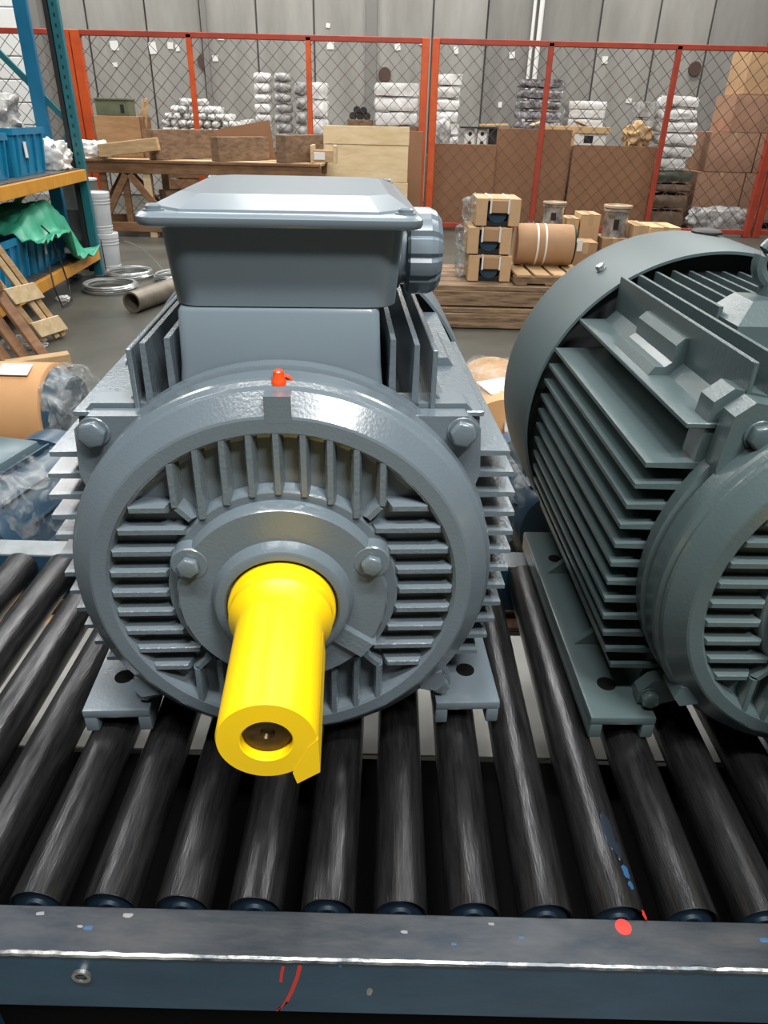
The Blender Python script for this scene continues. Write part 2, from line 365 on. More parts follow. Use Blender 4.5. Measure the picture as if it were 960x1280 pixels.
# rollers
NY, FYR = .571, 1.40
def roller_mesh():
    bm = nb()
    lathe(bm, [(RR-.004, NY+.0015), (RR-.0005, NY), (RR, NY+.002), (RR, FYR-.002), (RR-.0005, FYR), (RR-.004, FYR-.0015)], 40, 'y', (0, 0, RC), False, True)
    lathe(bm, [(RR-.004, NY+.0015), (RR-.005, NY+.012)], 40, 'y', (0, 0, RC), False, False)
    return bm
rm = None
for k in range(-13, 20):
    x = -.064+.1*k
    if rm is None:
        ro = cvo('roller', roller_mesh(), M_ROLL); ro.location.x = x
        bm = nb(); lathe(bm, [(RR-.005, NY+.006), (.016, NY+.004), (.015, NY-.001), (.011, NY-.001), (.010, NY+.004)], 28, 'y', (0, 0, RC), False, True)
        ca = cvo('roller_cap', bm, M_CAPB, ro); ca.location = (0, 0, 0)
        bm = nb(); cyl(bm, (0, NY+.002, RC), (0, FYR+.018, RC), .009, 10); ax = cvo('axle', bm, M_DARK, ro)
        rm = ro
    else:
        c = copy_tree(rm, cv); c.location.x = x
    # small random turn about its own axis so that the wear differs (mesh shared)
rolls = [o for o in cv.children if o.name.startswith('roller')]
for o in rolls:
    a = random.uniform(0, 6.28); z = RC
    o.rotation_euler = (0, a, 0); o.location = Vector((o.location.x, 0, z)) - Matrix.Rotation(a, 3, 'Y') @ Vector((0, 0, z))
# blue and red paint left on the sixth roller from the right
def dab(px, py, m, sx_, sy_, seed):
    q = onz(px, py, RT-.003); kx = round((q.x+.064)/.1); cx = -.064+.1*kx
    bm = nb(); lump(bm, (0, 0, 0), (sx_, sy_, .1), .4, 3, seed, 3, 0)
    for v in list(bm.verts):
        a = (q.x-cx+v.co.x)/RR; a = max(-1.4, min(1.4, a))
        rr = RR+.0004+(.0003 if v.co.z > 0 else -.0006)
        v.co = Vector((cx+rr*sin(a), q.y+v.co.y, RC+rr*cos(a)))
    cvo('paint_dab', bm, m)
dab(783, 1088, mat('smeared_blue', (.02, .075, .16), .4), .012, .02, 3); dab(790, 1105, MATS['smeared_blue'], .009, .012, 5)
dab(760, 1040, mat('faint_blue', (.030, .042, .062), .35, .6), .018, .06, 8)
dab(772, 1062, MATS['faint_blue'], .010, .03, 18)
dab(812, 1138, M_RED, .012, .012, 9)

# ------------------------------------------------------------------ electric motors
CZ = .322
def build_motor(name, label, loc, rz, P, PR, full=True):
    t = thing(name, label, 'motor', loc, rz)
    # --- frame core, with flange ring behind the end shield
    bm = nb(); lathe(bm, [(.30, .040), (.308, .044), (.308, .066), (.300, .070), (.272, .075), (.272, .66), (.25, .665)], 96, 'y', (0, 0, CZ))
    frame = obj('frame', bm, P, t)
    # --- cooling fins on both sides and on top
    def hfin(s, z, xo, y0=.066, y1=.645):
        dz = z-CZ; xi = sqrt(max(.27**2-dz*dz, .01))-.02
        bm = nb(); v = []
        for y in (y0, y1):
            for (x, h) in ((xi, .0062), (xo, .0036)):
                for q in (-h, h): v.append(bm.verts.new((s*x, y, z+q)))
        a, b, c, d, e, f, g, h = v
        for q in ((a, b, d, c), (e, g, h, f), (a, c, g, e), (b, f, h, d), (c, d, h, g), (a, e, f, b)): bm.faces.new(q)
        obj('cooling_fin', bm, PR, frame, bevel=.0012, seg=1)
    for s in (-1, 1):
        for k in range(12):
            z = .49-.0344*k; dz = abs(z-CZ)
            xo = .352*(1-(dz/.36)**2.6)**(1/2.6)
            hfin(s, z, xo)
    def vfin(x, z1, y0, y1=.645):
        zi = CZ+sqrt(max(.27**2-x*x, 0))-.02
        bm = nb(); v = []
        for y in (y0, y1):
            for (z, h) in ((zi, .0062), (z1, .0036)):
                for q in (-h, h): v.append(bm.verts.new((x+q, y, z)))
        a, b, c, d, e, f, g, h = v
        for q in ((a, b, d, c), (e, g, h, f), (a, c, g, e), (b, f, h, d), (c, d, h, g), (a, e, f, b)): bm.faces.new(q)
        obj('cooling_fin', bm, PR, frame, bevel=.0012, seg=1)
    for s in (-1, 1):
        CX = (.199 if s < 0 else .213) if full else .213
        if full: vfin(s*(.181 if s < 0 else .188), .650, .070); vfin(s*(.148 if s < 0 else .155), .657, .070)
        else: vfin(s*.178, .648, .070); vfin(s*.145, .655, .34)
        # corner plates: upright fin and level shelf joined, with the L-shaped mounting block in the angle
        bm = nb(); box(bm, (s*CX, .3575, .59), (.007, .585, .108)); box(bm, (s*(CX+.285)/2, .3575, .552), (.285-CX+.006, .585, .008))
        prism(bm, [(s*CX, .556), (s*(CX+.024), .556), (s*CX, .580)], .09, .64)
        prism(bm, [(s*.20, .55), (s*.2, .50), (s*.245, .55)], .07, .64)
        cp = obj('corner_plate', bm, PR, frame, bevel=.0012, seg=1)
        bm = nb(); prism(bm, [(s*(CX+.002), .556), (s*.272, .556), (s*.262, .570), (s*.246, .570), (s*(CX+.022), .578), (s*(CX+.022), .606), (s*(CX+.010), .618), (s*(CX+.002), .618)], .275, .46)
        obj('mounting_block', bm, PR, frame, bevel=.002, seg=1)
    if not full:
        for x in (-.111, -.076, .111, .076): vfin(x, .658, .36)
        for x in (-.042, -.008, .026, .06): vfin(x, .658, .42)
        bm = nb(); loft(bm, [[(-.07+.075*a, .33+.06*b, z) for a, b in ((-1, -1), (1, -1), (1, 1), (-1, 1))] for z in (.56, .64)] +
                        [[(-.07+.042*a, .34+.035*b, .672) for a, b in ((-1, -1), (1, -1), (1, 1), (-1, 1))]])
        obj('lifting_boss', bm, PR, frame, bevel=.008, seg=2)
        bm = nb(); c = Vector((-.055, .36, .725))
        tube(bm, [c+Vector((.036*cos(a), 0, .036*sin(a))) for a in [2*pi*i/24 for i in range(24)]], .012, 10, True); cyl(bm, (c.x, c.y, .670), (c.x, c.y, .694), .024, 16)
        obj('lifting_eye', bm, P, t)
    # --- corner lugs that carry the end-shield bolts
    for s in (-1, 1):
        bm = nb()
        arc = [(s*.292*cos(a), CZ+.292*sin(a)) for a in [R(22+(56-22)*i/6) for i in range(7)]]
        prism(bm, [(s*.160, .566), (s*.262, .566), (s*.283, .545), (s*.288, .470), (s*.281, .44)]+arc, .070, .115)
        if not full:
            bm.free(); bm = nb(); prism(bm, [(s*.150, .590), (s*.232, .606), (s*.256, .586), (s*.263, .50), (s*.255, .455)]+[(s*.292*cos(a), CZ+.292*sin(a)) for a in [R(30+(58-30)*i/6) for i in range(7)]], .068, .112)
        lug = obj('frame_lug', bm, P, frame, bevel=.003)
        bm = nb()
        arc = [(s*.285*cos(a), CZ+.285*sin(a)) for a in [R(24+(55-24)*i/6) for i in range(7)]]
        prism(bm, [(s*.165, .560), (s*.259, .560), (s*.279, .541), (s*.284, .472), (s*.276, .445)]+arc, .036, .066)
        if not full:
            bm.free(); bm = nb(); prism(bm, [(s*.140, .588), (s*.222, .602), (s*.246, .582), (s*.252, .505), (s*.246, .470)]+[(s*.285*cos(a), CZ+.285*sin(a)) for a in [R(32+(57-32)*i/6) for i in range(7)]], .024, .060)
        sl = obj('shield_lug', bm, P, t, bevel=.003)
        bx, bz, by = (.253, .537, .036) if full else (.206, .556, .024)
        bm = nb(); hexbolt(bm, (s*bx, by, bz), .0195, .017, ang=.3*s); obj('bolt', bm, P, sl, bevel=.001, seg=1)
        # lower lug with bolt
        bm = nb(); prism(bm, [(s*.19, .12), (s*.250, .098), (s*.268, .075), (s*.266, .052), (s*.245, .044), (s*.15, .075)], .040, .066); sl = obj('shield_lug', bm, P, t, bevel=.004)
        bm = nb(); hexbolt(bm, (s*.250, .040, .068), .0165, .016, ang=.2); obj('bolt', bm, P, sl, bevel=.001, seg=1)
        # feet: plate with two lengthwise runners, web up to the frame, gussets
        bm = nb(); box(bm, (s*.297, .315, .038), (.112, .61, .017))
        box(bm, (s*.341, .315, .0155), (.022, .61, .031)); box(bm, (s*.252, .315, .0155), (.022, .61, .031))
        foot = obj('foot', bm, P, t, bevel=.004)
        bm = nb(); prism(bm, [(s*.246, .030), (s*.226, .030), (s*.170, .115), (s*.225, .17), (s*.248, .15), (s*.262, .045)], .075, .615); obj('foot_web', bm, PR, foot, bevel=.003)
        for y in (.20, .44):
            bm = nb(); prism(bm, [(s*.25, .046), (s*.335, .046), (s*.25, .125)], y, y+.014); obj('gusset', bm, PR, foot, bevel=.002, seg=1)
        bm = nb(); lathe(bm, [(.0165, .0445), (.0165, .0475), (.014, .0475), (.014, .0445)], 24, 'z', (s*.304, .092, 0), False, False); cyl(bm, (s*.304, .092, .040), (s*.304, .092, .0473), .0145, 20)
        obj('bolt_hole', bm, M_MESH_SHADE, foot)
        bm = nb(); cyl(bm, (s*.304, .50, .040), (s*.304, .50, .0473), .0145, 20); obj('bolt_hole', bm, M_MESH_SHADE, foot)
    # --- end shield
    bm = nb()
    lathe(bm, [(.152, -.041), (.1605, -.041), (.163, -.039), (.1675, -.024), (.232, -.0215), (.2375, -.0235), (.2435, -.041), (.2475, -.0445), (.266, -.0445), (.2695, -.0432),
               (.2955, -.021), (.2985, -.016), (.2985, -.012), (.3035, -.006), (.305, .0), (.305, .030), (.302, .034), (.296, .036), (.296, .044)], 128, 'y', (0, 0, CZ))
    sh = obj('end_shield', bm, P, t, sharp=14)
    # flat pad for the grease nipple, jacking notches
    bm = nb(); prism(bm, [(-.012, .582), (.022, .582), (.022, .6175), (-.012, .6175)], -.0446, .012); obj('nipple_pad', bm, P, sh, bevel=.0015)
    for s in (-1, 1):
        bm = nb(); prism(bm, [(s*.212, .150), (s*.240, .153), (s*.247, .131), (s*.234, .114), (s*.206, .119)], -.030, .02); obj('jacking_notch', bm, P, sh, bevel=.003)
    # ribs
    def rib(x0, z0, x1, z1, wb=.0172, wt=.0085, flush=False):
        a = Vector((x0, 0, z0)); b = Vector((x1, 0, z1)); d = (b-a).normalized(); n = Vector((d.z, 0, -d.x))
        bm = nb()
        def lp(w_, e, y): return [Vector((0, y, CZ))+q for q in (a-d*e+n*w_, b+d*e+n*w_, b+d*e-n*w_, a-d*e-n*w_)]
        q = .0035 if flush else 0
        loft(bm, [lp(wb/2, .006, -.018), lp(wb/2, .006, -.0225), lp(wt/2+.0016, -.001+q, -.040), lp(wt/2-.0006, -.004+2*q, -.0442)])
        obj('cooling_rib', bm, PR, sh, bevel=.0025, seg=2)
    ro_, ri_ = .2440, .164
    for k in range(-4, 5):                       # level ribs, left and right
        z = .034*k
        xi = max(sqrt(max(ri_**2-z*z, 0)), .150 if abs(k) == 4 else (.128 if abs(k) == 3 else 0))
        xo = sqrt(ro_**2-z*z)
        for s in (-1, 1): rib(s*(xi-.002), z, s*xo, z)
    for k in range(-4, 5):                       # upright ribs, top and bottom
        x = .0345*k
        zi = max(sqrt(max(ri_**2-x*x, 0)), .145 if abs(k) == 4 else 0)
        zo = sqrt(ro_**2-x*x)
        for s in (-1, 1): rib(x, s*(zi-.002), x, s*zo, flush=True)
    for sx_ in (-1, 1):
        for sz in (-1, 1): rib(sx_*.117, sz*.118, sx_*.138, sz*.141)
    # --- bearing cap with three bolt ears
    bm = nb(); lathe(bm, [(.150, -.040), (.1475, -.058), (.144, -.062), (.094, -.0625)], 96, 'y', (0, 0, CZ))
    cap = obj('bearing_cap', bm, P, t)
    for (x, z) in ((-.124, CZ+.062), (.124, CZ+.062), (0, CZ-.139)):
        bm = nb(); lathe(bm, [(.027, -.036), (.0258, -.0612), (.024, -.0632)], 32, 'y', (x, 0, z)); obj('bolt_ear', bm, P, cap)
        bm = nb(); hexbolt(bm, (x, -.0625, z), .0155, .014, ang=.2, washer=False); obj('bolt', bm, P, cap, bevel=.0008, seg=1)
    bm = nb(); lathe(bm, [(.100, -.060), (.096, -.072), (.092, -.080), (.088, -.082), (.080, -.082), (.077, -.078), (.0765, -.070)], 72, 'y', (0, 0, CZ)); obj('seal_collar', bm, P, cap)
    # grease outlet channel, lower right
    d = Vector((cos(R(-37)), 0, sin(R(-37)))); n = Vector((-d.z, 0, d.x)); bm = nb()
    def lp(w_, y, r0_, r1_): return [Vector((0, y, CZ))+q for q in (d*r0_+n*w_, d*r1_+n*w_, d*r1_-n*w_, d*r0_-n*w_)]
    loft(bm, [lp(.020, -.05, .085, .152), lp(.018, -.064, .085, .1515), lp(.014, -.069, .085, .149)]); obj('grease_channel', bm, PR, cap, bevel=.0015)
    # --- shaft and its yellow sleeve
    bm = nb(); lathe(bm, [(.006, -.303), (.009, -.308), (.0265, -.309), (.0275, -.306), (.0275, -.295), (.043, -.294), (.043, -.05)], 48, 'y', (0, 0, CZ)); obj('shaft', bm, M_SHAFT, t)
    bm = nb(); lathe(bm, [(.048, -.074), (.074, -.074), (.0745, -.085), (.0735, -.088), (.0700, -.0895), (.0680, -.096), (.0680, -.103), (.0700, -.1055), (.0700, -.110), (.0680, -.113), (.0600, -.126),
                          (.0575, -.135), (.0562, -.316), (.0545, -.320), (.0300, -.3205), (.0285, -.319), (.0285, -.298)], 72, 'y', (0, 0, CZ), False, False)
    sl = obj('shaft_sleeve', bm, M_YEL, t, sharp=24)
    bm = nb(); loft(bm, [[(.0565*cos(R(-62)), -.3205, CZ+.0565*sin(R(-62))), (.031, -.3205, .254), (.0575, -.3205, .272), (.0562, -.3205, CZ+.002), (.045, -.3205, CZ-.01)],
                         [(.0560*cos(R(-30)), -.135, CZ+.0560*sin(R(-30))), (.0555, -.135, .287), (.060, -.135, .289), (.0578, -.135, CZ+.002), (.045, -.135, CZ-.005)]])
    obj('key_flap', bm, M_YEL, sl, sharp=20)
    # --- grease nipple with orange cap
    bm = nb(); cyl(bm, (.005, -.006, .610), (.005, -.006, .619), .008, 6); gn = obj('grease_nipple', bm, M_BRASS, t)
    bm = nb(); lathe(bm, [(.0095, .617), (.0105, .620), (.0095, .626), (.0075, .629), (.0068, .637), (.005, .639)], 20, 'z', (.005, -.006, 0)); obj('nipple_cap', bm, M_ORG, gn)
    bm = nb(); tube(bm, [Vector((.014+.007*cos(a), -.004, .620+.010*sin(a))) for a in [2*pi*i/16 for i in range(16)]], .0026, 6, True); obj('cap_strap', bm, M_ORG, gn)
    # --- fan cowl at the rear
    bm = nb(); lathe(bm, [(.366, .665), (.368, .655), (.374, .655), (.379, .70), (.381, .90), (.378, .925), (.365, .955), (.335, .975), (.325, .976)], 128, 'y', (0, 0, CZ), False, False)
    cowl = obj('fan_cowl', bm, mat(P.name+'_sheet', tuple(P.node_tree.nodes['Principled BSDF'].inputs['Base Color'].default_value[:3]), .48, 0, coat=.0), t, sharp=50)
    md = cowl.modifiers.new('thick', 'SOLIDIFY'); md.thickness = .004; md.offset = -1
    bm = nb(); lathe(bm, [(.05, .972), (.328, .972)], 64, 'y', (0, 0, CZ), True, False); obj('intake_grille', bm, M_MESH_SHADE, cowl)
    bm = nb(); lathe(bm, [(.20, .664), (.365, .70), (.365, .705), (.20, .67)], 64, 'y', (0, 0, CZ), True, True); obj('fan_backplate', bm, M_DARK, cowl)
    for a in (125, 55, 235, 305):
        d = Vector((cos(R(a)), 0, sin(R(a)))); c = Vector((0, .78, CZ))+d*.3805
        bm = nb(); hexbolt(bm, c, .010, .012, d); obj('cowl_screw', bm, M_STEEL, cowl)
    bm = nb(); c = Vector((.042, .875, CZ+.379)); lathe(bm, [(.034, 0), (.034, .005), (.028, .009)], 32, 'z', c); obj('cowl_plug', bm, M_BLK, cowl)
    if full:
        build_terminal(t, M_P1s, PR)
    return t

def build_terminal(t, P, PR):
    cx = .011
    bm = nb(); loft(bm, [[(x, y, z) for x, y in rrect(cx-.009, .29, .268+e, .43+e, .012, 3)] for z, e in ((.55, .02), (.62, .006), (.690, 0), (.695, -.006))])
    obj('box_neck', bm, P, t)
    bm = nb(); loft(bm, [[(x, y, z) for x, y in rrect(cx, .305, .30+e, .45+e, .036, 6)] for z, e in ((.694, -.012), (.697, -.004), (.74, .004), (.80, .014))])
    tb = obj('terminal_box', bm, P, t)
    loops = []
    for z, e in ((.797, -.012), (.799, -.002), (.803, .002), (.809, .002), (.8125, -.004), (.8145, -.016)):
        loops.append([(x, y, z) for x, y in rrect(cx, .305, .352+e, .512+e, .022, 5)])
    bm = nb(); loft(bm, loops)
    lid = obj('terminal_box_lid', bm, P, t)
    # raised centre panel with cut corners
    def octo(wx, wy, c_): return [(-wx, -wy+c_), (-wx+c_, -wy), (wx-c_, -wy), (wx, -wy+c_), (wx, wy-c_), (wx-c_, wy), (-wx+c_, wy), (-wx, wy-c_)]
    bm = nb()
    loft(bm, [[(cx+x, .305+y, z) for x, y in octo(wx, wy, c_)] for z, wx, wy, c_ in ((.813, .165, .245, .042), (.8175, .163, .243, .042), (.8275, .142, .170, .03), (.8285, .138, .165, .03))])
    obj('lid_panel', bm, P, lid, sharp=4)
    for sx_ in (-1, 1):
        for sy in (-1, 1):
            bm = nb(); lathe(bm, [(.013, .814), (.013, .816), (.0095, .816), (.0095, .820), (.007, .822)], 18, 'z', (cx+sx_*.155, .305+sy*.232, 0)); obj('lid_screw', bm, P, lid)
    # cable gland on the right side
    gy, gz = .30, .735
    bm = nb(); lathe(bm, [(.056, .150), (.056, .176), (.050, .178), (.050, .190)], 40, 'x', (0, gy, gz)); g = obj('cable_gland', bm, P, t)
    bm = nb(); n = 60; rings = []
    for (r, x) in ((.058, .186), (.0645, .190), (.0645, .222), (.060, .232), (.050, .240), (.034, .243), (.030, .238)):
        rings.append([(x, gy+r*(1-(.075 if (i % 5 == 0) else 0))*cos(2*pi*i/n), gz+r*(1-(.075 if (i % 5 == 0) else 0))*sin(2*pi*i/n)) for i in range(n)])
    loft(bm, rings); obj('gland_nut', bm, P, g, sharp=14)

build_motor('electric_motor', 'blue-grey electric motor with square terminal box and yellow shaft sleeve in front', (-.143, .866, RT), R(3.7), M_P1, M_P1r, True)
build_motor('electric_motor', 'darker green-grey finned motor cut off by the right edge of the picture', (.71, .866, RT), R(1.5), M_P2, M_P2r, False)
# ------------------------------------------------------------------ helpers for the hall behind
def board(name, par, c, s, m, r=None, bev=.004):
    bm = nb(); box(bm, c, s, r); return obj(name, bm, m, par, bevel=bev, seg=1)
def beam(name, par, p0, p1, w_, h_, m, bev=.004, roll=0):
    bm = nb(); bar(bm, p0, p1, w_, h_, roll); return obj(name, bm, m, par, bevel=bev, seg=1)
def carton(label, x, y, z, sx_, sy, sz, m=None, rz=0, flaps=False, tape=True, group=None, name='carton', cat='box', sticker=None):
    """closed cardboard box standing on z with its own lid flaps and tape"""
    m = m or M_CARD
    t = thing(name, label, cat, (x, y, z), rz, group)
    bm = nb()
    loft(bm, [[(px_, py_, zz) for px_, py_ in rrect(0, 0, sx_-e, sy-e, .006, 1)] for zz, e in ((0, .004), (.006, 0), (sz-.012, 0), (sz-.010, .004))])
    obj('box_body', bm, m, t)
    if flaps:
        for s in (-1, 1):
            bm = nb(); box(bm, (s*(sx_/2+sx_*.16), 0, sz+.03), (sx_*.42, sy*.95, .006), rot(0, s*.35, 0)); obj('box_flap', bm, M_CARDI, t)
        bm = nb(); box(bm, (0, 0, sz-.02), (sx_*.94, sy*.94, .03)); obj('box_inside', bm, M_CARDI, t)
    else:
        for s in (-1, 1):
            bm = nb(); box(bm, (s*sx_*.2505, 0, sz-.004), (sx_*.497, sy*.996, .008)); obj('box_flap', bm, m, t, bevel=.002, seg=1)
        if tape:
            bm = nb(); box(bm, (0, 0, sz+.0008), (.05, sy*1.002, .0025)); box(bm, (0, -sy/2-.0008, sz-.05), (.05, .002, .10)); obj('tape', bm, mat('brown_tape', (.48, .33, .18), .25), t)
    if sticker:
        bm = nb(); box(bm, (sticker[0], -sy/2-.002, sticker[1]), (sticker[2], .003, sticker[3])); obj('sticker', bm, M_WHITE, t, smooth=False)
    return t
def bundle(label, x, y, z, s, m, seed, rz=0, group=None, name='wrapped_bundle', cat='bundle', amp=.02, rnd=.25, strap=False):
    bm = nb(); bundle_mesh(bm, s, amp, seed, rnd=rnd)
    o = obj(name, bm, m, None, sharp=50); o.location = (x, y, z); o.rotation_euler = (0, 0, rz)
    return tag(o, label, cat, group)
def bag(name, label, cat, c, s, m, seed, amp=.18, sq=.5, group=None, sub=4, fr=3):
    bm = nb(); lump(bm, (0, 0, 0), s, amp, fr, seed, sub, sq)
    zm = min(v.co.z for v in bm.verts)
    # settle on a flat underside
    for v in bm.verts: v.co.z = max(v.co.z, zm*.72)
    zm = min(v.co.z for v in bm.verts)
    for v in bm.verts: v.co.z -= zm
    o = obj(name, bm, m, None, sharp=60); o.location = c; return tag(o, label, cat, group)
def pallet(label, x, y, z, sx_, sy, m, rz=0, nb_=6, h=.14, name='pallet', slat_axis='x'):
    t = thing(name, label, 'pallet', (x, y, z), rz)
    for i in range(3):
        board('bearer', t, ((i-1)*(sx_/2-.05), 0, h*.45), (.09, sy, h*.62), M_WOODD)
    for i in range(nb_):
        yy = -sy/2+sy*(i+.5)/nb_
        board('slat', t, (random.uniform(-.006, .006), yy, h-.014), (sx_, sy/nb_*.82, .024), m)
    for i in range(3):
        board('bottom_slat', t, (0, (i-1)*(sy/2-.06), .012), (sx_, .10, .022), M_WOODD)
    return t

# ------------------------------------------------------------------ orange mesh fence
FY, FH = 11.9, 2.52
fe = thing('mesh_fence', 'orange steel fence with diamond wire mesh across the store at the back', 'fence', (0, FY, 0))
def fx(px, py=60): return ony(px, py, FY).x
dbl = [fx(87, 40), fx(539, 50), fx(539, 50)*2-fx(87, 40)+.08]; thin = [fx(235, 40), fx(385, 42), fx(690, 52), fx(850, 58)]
XL, XR = -8.2, 8.6
for i, x in enumerate(dbl):
    mm = M_FEN if i < 2 else M_FEN2
    for s in (-1, 1):
        board('post', fe, (x+s*.075, 0, FH/2), (.135 if i == 0 else .105, .09, FH), mm, None, .008)
for i, x in enumerate(thin):
    board('post', fe, (x, 0, FH/2), (.075, .06, FH-.04), M_FEN if i < 2 else M_FEN2, None, .006)
for (a, b) in ((XL, dbl[0]-.1), (dbl[0]+.1, dbl[1]-.1), (dbl[1]+.1, dbl[2]-.1), (dbl[2]+.1, XR)):
    board('top_rail', fe, ((a+b)/2, 0, FH-.035), (b-a-.05, .06, .07), M_FEN2, None, .006)
    board('bottom_rail', fe, ((a+b)/2, 0, .075), (b-a-.05, .06, .07), M_FEN2, None, .006)
    # diamond mesh: two families of wires, one joined part per bay
    bm = nb(); z0, z1, p = .11, FH-.07, .205; aa, bb = a+.03, b-.03; H = z1-z0
    for sgn in (1, -1):
        n0 = int((aa-H)/p)-1; n1 = int((bb+H)/p)+1
        for k in range(n0, n1+1):
            xs = k*p                       # at z0
            ta, tb = 0.0, H                # height along the wire
            xa, xb = xs, xs+sgn*H
            if sgn > 0: ta = max(0, aa-xs); tb = min(H, bb-xs)
            else: ta = max(0, xs-bb); tb = min(H, xs-aa)
            if tb-ta < .03: continue
            bar(bm, (xs+sgn*ta, .006*sgn, z0+ta), (xs+sgn*tb, .006*sgn, z0+tb), .0068, .0068)
    o = obj('wire_mesh', bm, M_WIRE, fe, smooth=False); o['kind'] = 'stuff'

# cardboard sheets standing behind the fence
def sheet(label, px0, px1, pyt, y, m=M_CARD3, name='cardboard_sheet', z0=0, tilt=.0):
    a = ony(px0, pyt, y); b = ony(px1, pyt, y); h = (a.z+b.z)/2-z0
    t = obj(name, (lambda bm: (box(bm, (0, 0, h/2), (b.x-a.x, .03, h)), bm)[1])(nb()), m, None, bevel=.004, seg=1)
    t.location = ((a.x+b.x)/2, y, z0); t.rotation_euler = (tilt, 0, 0); return tag(t, label, 'cardboard')
sheet('brown cardboard sheet behind the fence, just right of the thick orange post', 543, 621, 180, 12.10)
sheet('brown cardboard sheet behind the fence, tall one at the first thin red post', 622, 716, 161, 12.16)
sheet('wide brown cardboard sheet behind the fence between the two thin red posts', 717, 822, 182, 12.08)
sheet('narrow brown cardboard strip between pale plywood and thick orange post', 509, 529, 164, 11.72)

# pale plywood board leaning in front of the fence, made of planks
a = ony(404, 155, 11.45); b = ony(512, 160, 11.45)
t = thing('plywood_board', 'pale plywood board of wide planks standing left of the thick orange post', 'board', ((a.x+b.x)/2, 11.42, 0))
W = b.x-a.x; zt = (a.z+b.z)/2
for (z0, z1, dy) in ((zt-.235, zt, 0), (zt-.72, zt-.24, .006), (zt-1.03, zt-.725, .0), (.02, zt-1.035, .004)):
    board('plank', t, (0, dy, (z0+z1)/2), (W*(1.0 if dy == 0 else .985), .035, z1-z0), M_PLY)
for s in (-1, 1): board('batten', t, (s*W*.42, .05, zt/2), (.08, .05, zt), M_WOODP)

# ------------------------------------------------------------------ timber trestle table with old beams on it
TZ = .97
t = thing('trestle_table', 'brown timber trestle table with crossed braces in front of the fence at left', 'table', (0, 10.9, 0))
xa, xb = ony(98, 200, 10.7).x, -.95
for y in (-.45, .45):
    board('apron', t, ((xa+xb)/2, y, TZ-.10), (xb-xa, .06, .13), M_WOODB)
    board('bottom_rail', t, ((xa+xa+1.55)/2, y, .13), (1.6, .05, .12), M_WOODB)
    for px in (106, 131, 158, 188):
        x = ony(px, 240, 10.9+y).x; board('leg', t, (x, y+.03, TZ/2-.03), (.085, .05, TZ-.2), M_WOODB)
    x1, x2, xm = ony(133, 262, 10.9+y).x, ony(200, 252, 10.9+y).x, ony(156, 208, 10.9+y).x
    beam('brace', t, (x1, y-.01, .26), (xm, y-.01, TZ-.18), .045, .09, M_WOODB); beam('brace', t, (x2, y-.01, .34), (xm+.05, y-.01, TZ-.18), .045, .09, M_WOODB)
for x in (ony(204, 285, 10.9).x, -1.1):
    for y in (-.42, .42): board('leg', t, (x, y, TZ/2-.02), (.10, .09, TZ-.04), M_WOODP)
n = 7
for i in range(n):
    y = -.50+1.0*(i+.5)/n
    board('top_plank', t, ((xa+xb)/2+random.uniform(-.03, .03), y, TZ-.018), (xb-xa, 1.0/n*.93, .034), M_WOODP if i % 3 else M_WOODB)
def timber(label, px0, px1, pyb, y0, y1, w_, h_, m=M_WOODD, z=TZ, name='timber_beam', dz=0):
    a = ony(px0, pyb, y0); b = ony(px1, pyb, y0)
    bm = nb(); bar(bm, (0, 0, 0), (b.x-a.x, y1-y0, dz), w_, h_)
    zm = min(v.co.z for v in bm.verts)
    for v in bm.verts: v.co.z -= zm
    bmesh.ops.subdivide_edges(bm, edges=bm.edges[:], cuts=2, use_grid_fill=True)
    for v in bm.verts: v.co += Vector((0, 0, 1))*0+Vector((noise.noise(v.co*6), noise.noise(v.co*6+Vector((9, 0, 0))), 0))*.014
    o = obj(name, bm, m, None, bevel=.004, seg=1); o.location = (a.x, y0, z+.002); return tag(o, label, 'timber')
timber('thick old timber beam on the trestle table, nearest the orange plank', 192, 250, 205, 10.52, 11.25, .16, .36)
timber('thick old timber beam on the trestle table in front of the brown sheet', 270, 322, 203, 10.50, 11.2, .16, .29)
timber('dark old timber beam on the table, just left of the plywood board', 352, 393, 208, 10.48, 11.2, .17, .33)
timber('old square timber end lying under the table edge above the motor lid', 203, 262, 238, 10.62, 11.2, .22, .26, z=.33)
timber('low old timber stacked beneath the square timber end under the table', 203, 255, 260, 10.60, 11.2, .26, .30, z=.02)
p = ony(166, 178, 10.6)
o = obj('timber_plank', (lambda bm: (box(bm, (0, 0, 0), (.78, .13, .155), rot(0, -.12, .06)), bm)[1])(nb()), M_WOOD, None, bevel=.006, seg=1); o.location = (p.x, 10.42, TZ+.148); tag(o, 'short orange-brown plank tilted on the table beside the white bag', 'plank')
bag('plastic_bag', 'crumpled white plastic bag at the left end of the trestle table', 'bag', (ony(112, 180, 10.65).x, 10.66, TZ), (.62, .36, .26), M_WWRAP, 4, .25)
M_WOODC = mat('mid_brown_timber', (.30, .165, .075), .7, 0, (.40, .235, .115), 4, .15, 30, stretch=(1, 5, 5))
